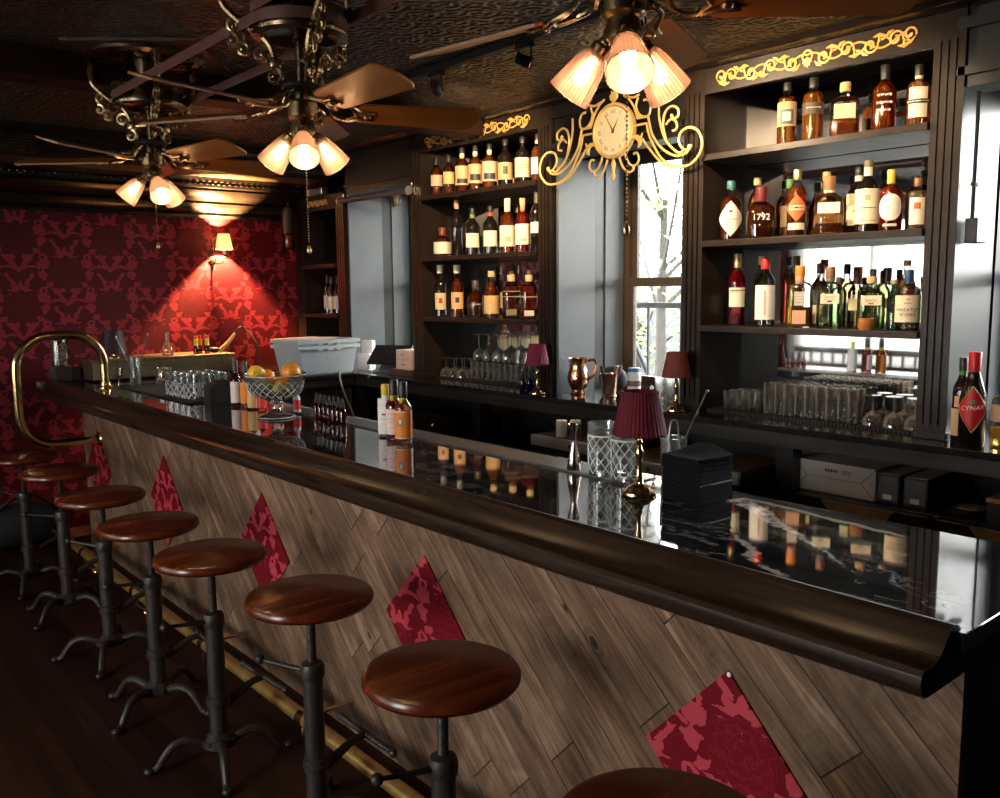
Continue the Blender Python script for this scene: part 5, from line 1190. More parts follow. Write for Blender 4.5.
# ------------------------------------------------------------------ small table lamps
def table_lamp(label, loc, H, sh_h, sh_r, sh_t, shade, metal=BRASS):
    t = thing('table_lamp', label, 'lamp', loc, group='small brass table lamps')
    zs = H - sh_h
    MB().lathe([(0, 0), (.046, 0), (.049, .004), (.048, .010), (.038, .015), (.034, .022), (.026, .026), (.014, .034), (.010, .044), (.012, .050), (.009, .058), (.008, .10), (.011, .108), (.012, .125), (.008, .135), (.006, .142), (.009, .150), (.006, .156), (.006, zs + .06), (.0, zs + .06)], 28).build('stem', metal, t)
    P = [(sh_r, zs), (sh_r * 1.01, zs + .006), (sh_r * .985, zs + .010), (sh_t * 1.03, H - .010), (sh_t * 1.05, H - .004), (sh_t * 1.04, H), (sh_t * .98, H), (sh_t * .97, H - .012), (sh_r * .95, zs + .010), (sh_r * .97, zs)]
    MB().lathe(P, 152, wave=lambda a, z, r: r + .0014 * math.cos(38 * a), cap=False).build('lamp_shade', shade, t, ang=80)
    m = MB().lathe([(sh_t * .98, H - .010), (.006, H - .010)], 3, cap=False)
    m = MB()
    for k in range(3): a = 2 * PI * k / 3; m.tube([(.005 * math.cos(a), .005 * math.sin(a), zs + .055), (sh_t * .97 * math.cos(a), sh_t * .97 * math.sin(a), H - .012)], .0016, 5)
    m.build('spider', metal, t); return t
table_lamp('brass table lamp with a pleated burgundy shade standing on the bar', (1.870, 1.598, BT + .0002), .294, .122, .075, .049, SHADE)
table_lamp('brass table lamp with a plum shade at the middle cabinet, beside the blue bottles', (3.343, 3.605, T1), .281, .115, .066, .045, SHADEP)
table_lamp('brass table lamp with a brick red shade in front of the middle window', (3.343, 2.632, T1), .283, .120, .068, .045, SHADER_)

# ------------------------------------------------------------------ back counter things
def dropper(t, h, r, gm, capm):
    MB().lathe([(0, 0), (r * .95, 0), (r, .003), (r, h * .50), (r * .85, h * .58), (r * .42, h * .63), (r * .42, h * .70)], 18, cap=False).build('glass_body', gm, t)
    MB().lathe([(0, h * .66), (r * .52, h * .66), (r * .52, h * .80), (r * .34, h * .82), (r * .36, h * .92), (r * .22, h), (0, h)], 14).build('dropper_cap', capm, t); return t
bl = dropper(mk('dropper_bottle', 'cobalt blue dropper bottle beside the plum lamp', 'bottle', (0, 0, 0), 'three blue dropper bottles'), .116, .019, BLUEG, INK)
MB().lathe([(0, .003), (.0165, .003), (.0165, .055), (0, .055)], 14, cap=False).build('liquid', liquid((.05, .08, .6)), bl)
fill(bl, [(3.385, 3.775, T1), (3.405, 3.735, T1), (3.425, 3.695, T1)])
t = thing('copper_pitcher', 'shiny hammered copper water pitcher in front of the middle window', 'pitcher', (3.515, 3.455, T1), R(50))
m = MB().lathe([(0, 0), (.040, 0), (.042, .006), (.036, .014), (.036, .024), (.052, .045), (.062, .075), (.062, .100), (.050, .140), (.046, .160), (.050, .185), (.056, .200), (.0545, .2005), (.048, .186), (.044, .160), (.048, .140), (.058, .100), (0, .04)], 36, cap=False); m.build('pitcher_body', COPPER, t)
m = MB().tube(smooth_path([(0, -.050, .185), (0, -.090, .190), (0, -.105, .150), (0, -.085, .105), (0, -.060, .085)], 6), [.0085] * 25, 8); m.build('handle', COPPER, t)
m = MB().prism([(-.030, .168), (.030, .168), (.012, .206), (-.012, .206)], lambda u, v, h: (u * (1 - h * 6), .044 + (v - .165) * 1.1 + h, v), .006); m.build('spout', WHITEPL, t)
t = thing('copper_julep_cup', 'copper cup holding bar tools on the back counter', 'cup', (3.535, 3.235, T1))
MB().lathe([(0, 0), (.036, 0), (.037, .005), (.032, .012), (.036, .03), (.050, .125), (.052, .128), (.0495, .128), (.033, .03), (0, .016)], 30, cap=False).build('cup_body', simple('satin_copper', (.88, .55, .38), .2, 1, vary=.06), t)
for lab, x, y, tx, ty, mt in (('wooden muddler leaning in the copper cup', .008, -.012, .035, -.03, simple('muddler_wood', (.30, .12, .06), .5)), ('dark handled peeler standing in the copper cup', -.012, .012, -.022, .018, INK), ('steel bar knife standing in the copper cup', .0, .0, .012, -.045, STEEL)):
    q = thing('bar_tool', lab, 'bar tool', (3.535 + x, 3.235 + y, T1 + .02))
    if mt is STEEL: MB().box((tx / 2, ty / 2, .085), (.012, .002, .14), rot=Matrix.Rotation(R(12), 4, 'X')).build('blade', STEEL, q, smooth=False)
    else: MB().tube([(0, 0, 0), (tx * .6, ty * .6, .09)], .004, 8).build('shaft', STEEL, q)
    MB().tube([(tx * .6, ty * .6, .09), (tx, ty, .15)], [.007, .010], 10).build('handle', mt, q)
t = thing('white_canister', 'white canister with a blue lid beside the copper cup', 'canister', (3.66, 3.17, T1))
MB().lathe([(0, 0), (.036, 0), (.037, .003), (.037, .125), (.033, .132), (0, .132)], 24).build('canister_body', WHITEPL, t)
MB().lathe([(0, .132), (.034, .132), (.034, .150), (.030, .154), (0, .154)], 24).build('lid', simple('blue_lid', (.08, .20, .42), .4), t)
MB().lathe([(.0375, .055), (.0375, .085)], 24, cap=False).build('label_band', simple('brown_band', (.22, .12, .08), .6), t)
t = thing('backpack_shape', 'dark rounded tea towel bundle behind the copper cup', 'towel', (3.70, 3.36, T1)); t.name = 'towel_bundle'
MB().ball((0, 0, .075), .075, 3, (.9, 1.2, 1.0)).build('cloth', simple('navy_cloth', (.014, .018, .026), .8, vary=.3), t)
# the far end of the counter: storage tubs, router, register, boxes
def tub(label, loc, L, W, h, rz):
    t = thing('storage_tub', label, 'tub', loc, rz, 'stacked grey storage tubs')
    P = lambda s, z: [(-L / 2 * s, -W / 2 * s, z), (L / 2 * s, -W / 2 * s, z), (L / 2 * s, W / 2 * s, z), (-L / 2 * s, W / 2 * s, z)]
    m = MB(); rings = [[m.bm.verts.new(p) for p in P(s, z)] for s, z in ((.80, 0), (.82, .004), (.93, h - .012), (.92, h - .014), (.80, .012))]
    for A, B in zip(rings, rings[1:]):
        for i in range(4): j = (i + 1) % 4; m.bm.faces.new((A[i], A[j], B[j], B[i]))
    m.bm.faces.new(rings[0][::-1]); m.bm.faces.new(rings[-1]); m.build('tub_body', PLASTIC, t, smooth=False)
    m = MB(); rings = [[m.bm.verts.new(p) for p in P(s, z)] for s, z in ((.935, h - .022), (1.0, h - .022), (1.0, h), (.90, h), (.90, h - .012), (.935, h - .014))]
    for A, B in zip(rings, rings[1:] + rings[:1]):
        for i in range(4): j = (i + 1) % 4; m.bm.faces.new((A[i], A[j], B[j], B[i]))
    m.build('rim', PLASTIC, t, smooth=False)
    for s in (-1, 1):
        for k in (-1, 0, 1): MB().b2(L / 2 * .30 * k - .02, L / 2 * .30 * k + .02, s * W / 2 * .97 - .006, s * W / 2 * .97 + .006, h - .034, h - .022).build('rim_rib', PLASTIC, t, smooth=False)
    return t
tub('pale grey bus tub on the far counter, the lower of two nested ones', (3.105, 5.70, T1), .50, .40, .205, R(2))
t2 = tub('pale grey bus tub nested on top of the other, far counter', (3.105, 5.70, T1 + .0145), .502, .402, .212, R(2)); t2.location.z = T1 + .032
t = thing('cardboard_lid', 'flat tan cardboard piece lying across the top bus tub', 'cardboard', (3.05, 5.74, T1 + .2445), R(8))
MB().box((0, 0, .003), (.34, .30, .006)).build('sheet', CARD, t, smooth=False)
t = thing('router', 'upright white router next to a white adapter on the far counter', 'router', (3.50, 5.62, T1), R(20))
MB().b2(-.022, .022, -.05, .05, 0, .22, bev=.008).build('router_body', WHITEPL, t)
MB().b2(-.06, -.03, -.055, .055, 0, .125, bev=.006).build('adapter', WHITEPL, t)
MB().tube(smooth_path([(-.045, -.04, .02), (-.09, -.10, .012), (-.13, -.10, .012), (-.15, -.13, .010), (-.16, -.16, .008)], 6), .008, 8).tube(smooth_path([(-.02, .0, .10), (.05, -.04, .13), (.07, -.05, .05), (.05, -.08, .008)], 5), .006, 8).build('white_cable', WHITEPL, t)
t = thing('hanging_cable', 'white cable hanging over the front of the far counter', 'cable', (3.16, 5.47, .70))
MB().tube(smooth_path([(.02, .08, .368), (.005, .0, .372), (0, -.008, .33), (.03, -.012, .22), (.09, -.012, .08), (.13, -.012, -.05)], 6), .006, 8).build('cord', WHITEPL, t)
t = thing('till_tablet', 'black tilted register tablet on a stand, far counter', 'register', (3.50, 5.33, T1), R(30))
MB().b2(-.07, .07, -.11, .11, 0, .012, bev=.003).prism([(-.06, .012), (.06, .012), (.06, .11)], lambda u, v, w: (u, -.07 + w, v), .14).build('stand', simple('slate_stand', (.05, .06, .08), .4), t, smooth=False)
MB().box((-.002, 0, .125), (.20, .30, .014), rot=Matrix.Rotation(R(-38), 4, 'Y'), bev=.004).build('screen', simple('tablet_black', (.012, .013, .017), .22), t, smooth=False)
for k, (z, d) in enumerate(((T1 + .041, .10), (T1 + .1085, .09))):
    t = thing('carton', 'pale pink carton, %s of two by the till' % ('lower' if k == 0 else 'upper'), 'box', (3.52, 5.065, z), R(3 - 5 * k), 'two pale pink cartons')
    MB().b2(-.09, .09, -.085, .085, 0, .066, bev=.002).build('carton_body', simple('pale_pink_card', (.64, .46, .39), .6, vary=.05), t, smooth=False)
    MB().b2(-.0915, -.09, -.015, .02, .030, .036).build('printed_line', INKM, t, smooth=False)
t = thing('brown_tray', 'flat brown box under the pink cartons', 'box', (3.51, 5.075, T1))
MB().b2(-.11, .11, -.12, .12, 0, .040, bev=.003).build('box_body', simple('dark_brown_card', (.06, .035, .025), .5), t, smooth=False)

# ------------------------------------------------------------------ on the bar
B1 = BT + .0003; DZ = BT + .0075
t = thing('jigger', 'tall rosy steel double ended jigger on the zinc strip', 'jigger', (1.962, 1.945, DZ))
MB().lathe([(0, .004), (.024, 0), (.025, .002), (.0185, .045), (.0105, .090), (.0120, .103), (.0215, .143), (.0222, .146), (.0205, .146), (.010, .104), (0, .10)], 30, cap=False).build('jigger_body', PEWTER, t)
FROST = bpy.data.materials.new('frosted_cut'); FROST.use_nodes = True; _n = FROST.node_tree; _n.nodes.clear()
_o = _n.nodes.new('ShaderNodeOutputMaterial'); _m = _n.nodes.new('ShaderNodeMixShader'); _t = _n.nodes.new('ShaderNodeBsdfTransparent'); _p = _n.nodes.new('ShaderNodeBsdfPrincipled'); _p.inputs['Roughness'].default_value = .15
_n.links.new(ramp(_n, noise(_n, objco(_n), 60), [(.3, (.80, .80, .82)), (.7, (.98, .98, .98))]), _p.inputs['Base Color']); _m.inputs[0].default_value = .85
_n.links.new(_t.outputs[0], _m.inputs[1]); _n.links.new(_p.outputs[0], _m.inputs[2]); _n.links.new(_m.outputs[0], _o.inputs[0])
def cut_lattice(rf, z0, z1, nd, turns, parent, th=.0009, name='cut_pattern'):
    m = MB()
    for k in range(nd):
        for sg in (1, -1):
            m.tube([(rf(z) * math.cos(q), rf(z) * math.sin(q), z) for z, q in [(z0 + (z1 - z0) * j / 18, 2 * PI * k / nd + sg * turns * 2 * PI * j / 18) for j in range(19)]], th, 5)
    return m.build(name, FROST, parent)
def mixing_glass(label, loc):
    t = thing('mixing_glass', label, 'mixing glass', loc, 0, 'cut crystal mixing glasses')
    MB().lathe([(0, 0), (.041, 0), (.0435, .003), (.0455, .09), (.0472, .160), (.0475, .162), (.0445, .162), (.0430, .128), (.0400, .026), (0, .020)], 48, cap=False).build('cut_glass', CLEAN, t)
    MB().lathe([(0, .001), (.040, .001), (.0395, .019), (0, .019)], 32, cap=False).build('glass_base', CRYSTAL, t)
    cut_lattice(lambda z: .0440 + .0016 * z / .09, .008, .122, 10, .30, t, .0012)
    MB().lathe([(.0462, .121), (.0472, .124), (.0462, .127)], 40, cap=False).build('cut_ring', FROST, t)
    return t
mixing_glass('cut crystal mixing glass with no lamp before it, left of the pair on the bar', (1.972, 1.832, DZ))
mixing_glass('cut crystal mixing glass right behind the burgundy lamp', (1.962, 1.728, DZ))
t = thing('tool_glass', 'clear glass with bar spoons behind the black napkins', 'glass', (2.075, 1.640, B1))
MB().lathe([(0, 0), (.034, 0), (.036, .004), (.040, .135), (.0385, .135), (.034, .014), (0, .012)], 28, cap=False).build('glass_body', CLEAN, t)
def bar_spoon(label, loc, a, b, tip):
    t = thing('bar_spoon', label, 'bar spoon', loc)
    pts = [Vector(a).lerp(Vector(b), i / 60) for i in range(61)]
    m = MB().tube(pts, [.0020 + .0007 * (i % 2) for i in range(61)], 8); m.build('twisted_shaft', STEEL, t)
    m = MB()
    if tip == 'ball': m.ball(b, .005, 2)
    else: m.ball(b, .006, 2, (1, 1, 1.8))
    m.build('finial', STEEL, t)
bar_spoon('twisted bar spoon leaning right out of the glass behind the napkins', (2.075, 1.640, B1), (-.012, .012, .016), (.075, -.062, .272), 'ball')
bar_spoon('twisted bar spoon leaning left out of the glass behind the napkins', (2.075, 1.640, B1), (.010, -.012, .016), (-.055, .042, .282), 'drop')
t = thing('tweezers', 'bent steel tongs standing in the glass behind the napkins', 'tongs', (2.075, 1.640, B1))
MB().tube(smooth_path([(-.014, .010, .016), (-.012, .010, .12), (-.008, .006, .176), (.0, 0, .186), (.008, -.006, .176), (.012, -.010, .12), (.014, -.010, .016)], 6), .0024, 8).build('tong_arms', STEEL, t)
nz = BT + .0004; rn = random.Random(3)
for k, (h, dx, dy, a, lab) in enumerate(((.050, 0, 0, 0, 'thick black napkin block at the bottom of the stack on the bar'), (.036, .002, .002, 1.5, 'black napkin block in the middle of the stack on the bar'), (.036, -.001, .003, -2.5, 'loosest black napkin block on top of the stack on the bar'))):
    t = thing('napkin_block', lab, 'napkins', (1.955 + dx, 1.462 + dy, nz), R(a - 3)); m = MB(); n = 12; s = .134
    for i in range(n):
        lift = (.010 if k == 2 and i > n - 5 else 0)
        r_ = R(rn.uniform(-1.2, 1.2)); z = h * (i + .5) / n
        if k == 2 and i >= n - 3:
            def fn(u, v, z=z, i=i): x = (u - .5) * s; y = (v - .5) * s; return (x * 1.04, y - .004, z + .0012 + .030 * max(0, u - .30) * (.4 + .6 * math.sin(v * 3.4 + .5 * i)) + .001)
            m.sheet(fn, 8, 8)
        m.box((rn.uniform(-.0015, .0015), rn.uniform(-.0015, .0015), z), (s, s, h / n * .86), rz=r_)
    m.build('paper_sheets', NAPKIN, t, smooth=False)
    if k == 1: MB().b2(-.0675, .0675, -.0685, -.066, .0005, .003).build('pale_edge', simple('grey_edge', (.30, .31, .33), .7), t, smooth=False)
    nz += h + .0006
t = thing('champagne_stopper', 'small dark chrome-edged square thing by the right end of the bar', 'coaster'); COL.objects.unlink(t); bpy.data.objects.remove(t)

def bitters(label, loc, h, r, **kw): return bottle(label, loc, h, r, 'dash', **kw)
def portrait(pl, f, h, r):
    m = MB(); n = 20; m.bm.faces.new([m.bm.verts.new(f(-.012 + .0095 * math.cos(2 * PI * i / n), .36 * h + .017 * math.sin(2 * PI * i / n), .0022)) for i in range(n)]); m.build('oval_vignette', simple('vignette_grey', (.16, .13, .12), .6), pl)
    m = MB(); m.bm.faces.new([m.bm.verts.new(f(-.012 + .0055 * math.cos(2 * PI * i / n), .365 * h + .0115 * math.sin(2 * PI * i / n), .0030)) for i in range(n)]); m.build('oval_centre', simple('vignette_pale', (.62, .52, .45), .6), pl)
bitters('amber bitters bottle with an orange label, frontmost of three by the bar centre', (1.868, 2.765, B1), .234, .0325, liq=ORG, level=.66, cap=(.015, .015, .015), capl=.20, foil=((.65, .45, .06), .30), lab=((.72, .20, .025), .08, .54, 200), extra=both(portrait, bars_([(.515, .525, 1.6, MCREAM), (.09, .10, 1.6, MCREAM)])))
bitters('ruby bitters bottle with a pale pink label, middle of three by the bar centre', (1.885, 2.853, B1), .234, .0325, liq=(.55, .02, .03), level=.66, cap=(.015, .015, .015), capl=.20, foil=((.65, .45, .06), .30), lab=((.76, .56, .52), .10, .52, 190), extra=bars_([(.44, .45, .8, REDINK), (.36, .365, .9, REDINK), (.30, .305, .9, REDINK), (.2, .205, .6, REDINK)]))
bitters('yellow capped bitters bottle in a white paper wrap, rear of three by the bar centre', (1.905, 2.945, B1), .208, .030, liq=(.10, .02, .01), level=.6, cap=(.80, .55, .03), capl=.14, foil=((.80, .78, .74), .34), lab=((.82, .76, .72), .05, .72, 320), extra=bars_([(.42, .45, .5, INKM), (.34, .345, .7, INKM), (.25, .255, .7, INKM)]))
for i, (lab, x, y, h, r, kw) in enumerate((
  ('ruby bitters bottle nearest the black napkin holder', 1.862, 4.262, .233, .026, dict(liq=(.30, .02, .03), cap=(.03, .03, .03), capl=.18, lab=((.76, .62, .58), .08, .54, 190))),
  ('orange bitters bottle next to the ruby one by the fruit bowl', 1.885, 4.200, .230, .026, dict(liq=ORG, cap=(.03, .03, .03), capl=.20, lab=((.76, .22, .03), .08, .54, 190))),
  ('white wrapped bitters bottle with a yellow cap left of the fruit bowl', 1.90, 4.135, .209, .026, dict(liq=(.10, .02, .01), cap=(.80, .60, .06), capl=.14, lab=((.82, .78, .74), .05, .72, 320), extra=bars_([(.45, .47, .5, INKM), (.3, .31, .7, INKM)]))),
  ('short bitters bottle with a tan label left of the fruit bowl', 1.865, 4.080, .165, .024, dict(liq=DAMB, cap=(.03, .03, .03), capl=.14, lab=((.66, .42, .16), .06, .62, 250))),
  ('small bottle with a bright red label behind the fruit bowl foot, left', 1.885, 4.022, .150, .022, dict(liq=RED, cap=(.03, .03, .03), lab=((.66, .03, .03), .08, .60, 250))),
  ('small bottle with a salmon label behind the fruit bowl foot', 1.935, 3.945, .145, .022, dict(liq=ORG, cap=(.10, .03, .03), lab=((.80, .34, .22), .08, .6, 250))),
  ('small white bottle with a red band right of the fruit bowl foot', 1.955, 3.792, .115, .017, dict(liq=None, glass=WHITEPL, cap=(.85, .85, .83), lab=((.72, .03, .03), .10, .50, 300))))):
    bitters(lab, (x, y, B1 if x < 1.94 else DZ), h, r, **kw)
dr = dropper(mk('dropper_bottle', 'small brown dropper bottle in the row along the zinc strip', 'bottle', (0, 0, 0), 'brown dropper bottles in a row'), .120, .0155, BROWNG, INK)
MB().lathe([(0, .003), (.0138, .003), (.0138, .052), (0, .052)], 14, cap=False).build('liquid', liquid((.55, .20, .03)), dr)
fill(dr, [(1.925 - .002 * i, 3.545 - .042 * i, B1) for i in range(7)])
# footed crystal bowl of fruit
BWL = (1.822, 3.735)
t = thing('crystal_bowl', 'footed cut crystal bowl of citrus fruit on the bar', 'bowl', (BWL[0], BWL[1], B1))
def bw(a, z, r):
    if z > .10 and r > .06:
        rr = r
        if .108 < z < .165: u = a * 12 / PI; v = z / .018; d = min(abs(((u + v) % 1) - .5), abs(((u - v) % 1) - .5)); rr = r - .004 * max(0, 1 - d * 5.5)
        return rr
    return r
prof = [(0, 0), (.076, 0), (.080, .004), (.072, .012), (.045, .020), (.026, .032), (.021, .045), (.022, .058), (.030, .066), (.026, .074), (.045, .084), (.075, .098)]
prof += [(.075 + .042 * math.sin(PI / 2 * i / 16) , .098 + .060 * (1 - math.cos(PI / 2 * i / 16))) for i in range(1, 17)] + [(.122, .175), (.127, .196), (.129, .203), (.125, .203), (.117, .176)] + [(.110 - .045 * (1 - math.cos(PI / 2 * i / 6)), .160 - .052 * math.sin(PI / 2 * i / 6)) for i in range(7)] + [(0, .100)]
m = MB().lathe(prof, 72, cap=False)
for v in m.bm.verts:
    v.co.x *= 1.08; v.co.y *= 1.08
    if v.co.z > .192: v.co.z += .006 * math.cos(10 * math.atan2(v.co.y, v.co.x))
m.build('cut_glass', CLEAN, t, ang=40)
def bwr(z):
    q = max(0, min(1, (z - .098) / .060)); return 1.085 * (.075 + .042 * math.sin(math.acos(1 - q))) if z < .158 else 1.085 * (.117 + .010 * (z - .158) / .04)
cut_lattice(bwr, .100, .172, 20, .10, t, .0012)
MB().lathe([(.079, .004), (.0865, .0045), (.0865, .006), (.079, .008)], 48, cap=False).build('foot_ring', FROST, t)
MB().lathe([(.137, .196), (.1385, .198), (.137, .200)], 64, cap=False).build('rim_line', FROST, t)
def peel(name, c, hi):
    m_, nt, b = mat(name); setp(b, rough=.38)
    f = noise(nt, objco(nt), 220, 2); nt.links.new(ramp(nt, noise(nt, objco(nt), 12, 2), [(.3, c), (.7, hi)]), b.inputs['Base Color']); bump(nt, b, f, .25, .001); return m_
ORANGE = peel('orange_peel', (.80, .24, .015), (.86, .32, .03)); LEMON = peel('lemon_peel', (.82, .58, .03), (.88, .68, .08)); LIME = peel('lime_peel', (.05, .14, .015), (.09, .20, .03)); AMBERO = peel('golden_lemon_peel', (.85, .50, .02), (.90, .62, .05))
def fruit(name, label, off, r, mt, sc=(1, 1, 1), rot=(0, 0, 0)):
    t = thing(name, label, 'fruit', (BWL[0] + off[0], BWL[1] + off[1], B1 + off[2])); t.rotation_euler = rot
    prof = []
    for i in range(19):
        a = PI * i / 18; rr = r * math.sin(a); z = -r * math.cos(a)
        if name in ('lemon', 'lime'):
            z *= 1.22; rr *= .96
            if i in (0, 18): z *= 1.06
        prof.append((max(rr, 0), z))
    MB().lathe(prof, 26, cap=False).build('peel', mt, t)
    MB().lathe([(0, 0), (.0035, .0005), (.0025, .002), (0, .0022)], 8, (0, 0, prof[-1][1] - .0008)).build('stem_scar', simple('stem_brown', (.16, .10, .04), .8), t)
fruit('orange', 'bright orange on the right of the fruit bowl', (.056, -.050, .208), .0455, ORANGE, rot=(R(20), R(-50), 0))
fruit('orange', 'orange peeping out behind the big yellow lemon, left of the bowl', (.002, .090, .180), .0380, ORANGE)
fruit('lemon', 'yellow orange-tinged lemon on top at the left of the bowl', (-.074, .036, .202), .0420, AMBERO, rot=(R(75), R(20), R(-40)))
fruit('lime', 'dark green lime in the middle of the bowl, left of the lower lemon', (-.048, -.006, .139), .0295, LIME, rot=(R(60), R(10), R(30)))
fruit('lemon', 'bright yellow lemon low in the middle of the bowl', (-.003, -.062, .144), .0315, LEMON, rot=(R(70), 0, R(50)))
fruit('orange', 'orange deep at the back of the bowl', (.052, .028, .150), .036, ORANGE)
# far part of the bar
t = thing('napkin_holder', 'black box shaped napkin holder in front of the rocks glasses', 'napkin holder', (1.855, 4.40, B1), R(-8))
MB().prism([(-.085, 0), (.085, 0), (.085, .085), (.06, .115), (-.06, .115), (-.085, .085)], lambda u, v, w: (u, -.07 + w, v), .14).build('holder_body', simple('black_lacquer', (.010, .010, .012), .4), t, smooth=False)
MB().b2(-.05, .05, -.05, .05, .115, .122).build('napkin_pile', NAPKIN, t, smooth=False)
tag(MB().box((0, 0, .005), (.34, 1.15, .010), bev=.002).build('bar_mat', RUBBER, None, smooth=False, loc=(1.88, 5.08, B1)), 'black rubber mat under the cut rocks glasses at the far end of the bar', 'bar mat')
rk = mk('rocks_glass', 'cut crystal rocks glass in the cluster on the far mat of the bar', 'glass', (0, 0, 0), 'cut rocks glasses on the far mat')
MB().lathe([(0, 0), (.034, 0), (.037, .003), (.041, .126), (.0395, .128), (.037, .10), (.034, .016), (0, .014)], 28, cap=False).build('cut_glass', CLEAN, rk)
cut_lattice(lambda z: .0373 + .0033 * z / .12, .006, .085, 8, .22, rk, .0013)
MZ2 = B1 + .0105
fill(rk, [(1.77 + .088 * i, 4.62 + .088 * j, MZ2) for j in range(4) for i in range(3)])
t = thing('steel_jigger', 'small steel cup jigger near the ruby bitters bottle', 'jigger', (2.145, 4.66 + .0, B1)); t.name = 'jigger'; t.location = (2.03, 4.50, B1)
MB().lathe([(0, 0), (.022, 0), (.026, .065), (.027, .118), (.0255, .118), (.024, .065), (0, .01)], 22, cap=False).build('cup', STEEL, t)
t = thing('tall_mixing_beaker', 'plain glass beaker with spoons at the far end of the bar', 'glass', (1.79, 5.58, MZ2)); t.name = 'beaker_glass'
MB().lathe([(0, 0), (.034, 0), (.036, .004), (.026, .05), (.024, .08), (.026, .18), (.0245, .18), (.022, .08), (.024, .05), (0, .012)], 24, cap=False).build('glass_body', CLEAN, t)
t = thing('tall_glass', 'tall straight glass with a leaning spoon beside the brass loop', 'glass', (1.775, 5.60 - .09, MZ2))
MB().lathe([(0, 0), (.026, 0), (.028, .004), (.029, .17), (.0275, .17), (.026, .014), (0, .012)], 24, cap=False).build('glass_body', CLEAN, t)
bar_spoon('long bar spoon leaning left at the far end of the bar', (1.775, 5.51, MZ2), (.008, .0, .018), (-.085, .055, .30), 'drop')
bar_spoon('long bar spoon leaning right at the far end of the bar', (1.79, 5.58, MZ2), (.0, .0, .018), (.070, -.06, .31), 'drop')
t = thing('coupe_glass', 'small stemmed glass standing just right of the brass loop', 'glass', (1.70, 5.62 - .02, B1))
MB().lathe([(0, .0), (.030, .0), (.030, .002), (.006, .006), (.004, .012), (.004, .050), (.008, .056), (.026, .075), (.030, .12), (.0287, .12), (.024, .077), (0, .060)], 20, cap=False).build('glass_body', CLEAN, t)
t = thing('twine_ball', 'glass jar with a ball of tan twine at the far end of the bar', 'jar', (1.96, 5.60 - .05, MZ2))
MB().lathe([(0, 0), (.046, 0), (.052, .01), (.055, .05), (.048, .09), (.050, .10), (.0485, .10), (.046, .09), (.052, .05), (0, .006)], 26, cap=False).build('glass_body', CLEAN, t)
m = MB()
for k in range(9): a = R(20 * k); M_ = Matrix.Rotation(a, 3, 'X') @ Matrix.Rotation(a * .7, 3, 'Z'); m.tube([Vector((0, 0, .058)) + M_ @ Vector((.040 * math.cos(2 * PI * i / 24), .040 * math.sin(2 * PI * i / 24), 0)) for i in range(24)], .006, 6, closed=True)
m.ball((0, 0, .058), .038, 2); m.build('twine', simple('jute_twine', (.42, .31, .15), .8, vary=.25, scale=60), t)
# raised brass service shelf along the red wall
t = thing('service_shelf', 'raised brushed brass service shelf behind the far end of the bar', 'shelf', (2.2, 6.15, 0))
BRUSH = simple('brushed_brass_sheet', (.34, .27, .16), .38, .9, vary=.2, scale=30)
MB().b2(-.52, .43, -.10, .25, 1.08, 1.20, bev=.006).build('brass_fascia', BRUSH, t, smooth=False)
MB().b2(-.53, .44, -.11, .26, 1.20, 1.212, bev=.003).build('shelf_top', BRUSH, t, smooth=False)
MB().b2(-.07, .40, -.06, .25, 0, 1.08).build('base_cabinet', INK, t, smooth=False)
SZ = 1.2125
t = thing('glass_bottle', 'empty clear bottle standing on the brass service shelf', 'bottle', (2.205, 6.15, SZ))
MB().lathe([(0, 0), (.036, 0), (.038, .004), (.038, .055), (.028, .075), (.014, .09), (.013, .155), (.016, .157), (.016, .165), (.012, .165)], 22, cap=False).build('glass_body', CLEAN, t)
MB().lathe([(0, .004), (.034, .004), (.034, .03), (0, .03)], 18, cap=False).build('liquid', liquid((.9, .85, .7)), t)
ys_ = mk('sauce_bottle', 'small bottle with a yellow neck and red cap on the brass service shelf', 'bottle', (0, 0, 0), 'yellow and red capped bottles')
MB().lathe([(0, 0), (.022, 0), (.024, .004), (.024, .05), (.016, .075), (.014, .085)], 18, cap=False).build('glass_body', BROWNG, ys_)
MB().lathe([(.0185, .075), (.0185, .135)], 16, cap=False).build('yellow_wrap', simple('yellow_wrap', (.85, .60, .03), .5), ys_)
MB().lathe([(0, .135), (.019, .135), (.019, .160), (0, .162)], 16).build('red_cap', simple('red_cap', (.70, .03, .02), .4), ys_)
ys_.scale = (.8, .8, .8)
fill(ys_, [(2.395, 6.12, SZ), (2.435, 6.16, SZ), (2.475, 6.12, SZ)])
t = thing('dark_lamp', 'unlit little lamp with a dark plum shade on the brass service shelf', 'lamp', (1.86, 6.20, SZ)); t.name = 'table_lamp'
MB().lathe([(0, 0), (.04, 0), (.04, .006), (.008, .014), (.008, .07), (0, .07)], 20).build('stem', BRASS, t)
MB().lathe([(.088, .030), (.060, .185), (.058, .185), (.085, .030)], 40, cap=False).build('lamp_shade', simple('dark_plum_silk', (.035, .006, .016), .6), t)
t = thing('brush', 'wooden handled brush with a dark hose loop on the brass service shelf', 'brush', (2.62, 6.14, SZ))
MB().tube(smooth_path([(-.05, 0, .012), (.02, 0, .07), (.075, 0, .135)], 6), [.018, .018, .017, .017, .016, .015, .014, .013, .012, .011, .011, .010, .010], 10).build('handle', simple('honey_wood', (.55, .34, .12), .5), t)
MB().ball((-.085, 0, .022), .035, 2, (1.2, 1, .6)).build('bristles', INK, t)
MB().tube(smooth_path([(.075, 0, .135), (.11, 0, .175), (.15, .0, .17), (.176, -.10, .09), (.180, -.17, .0), (.178, -.18, -.08)], 6), .006, 8).build('hose', INK, t)
t = thing('bead_jar', 'tall clear jar of pale beads on a dark stand behind the brass loop', 'jar', (1.562, 6.33, 1.1692))
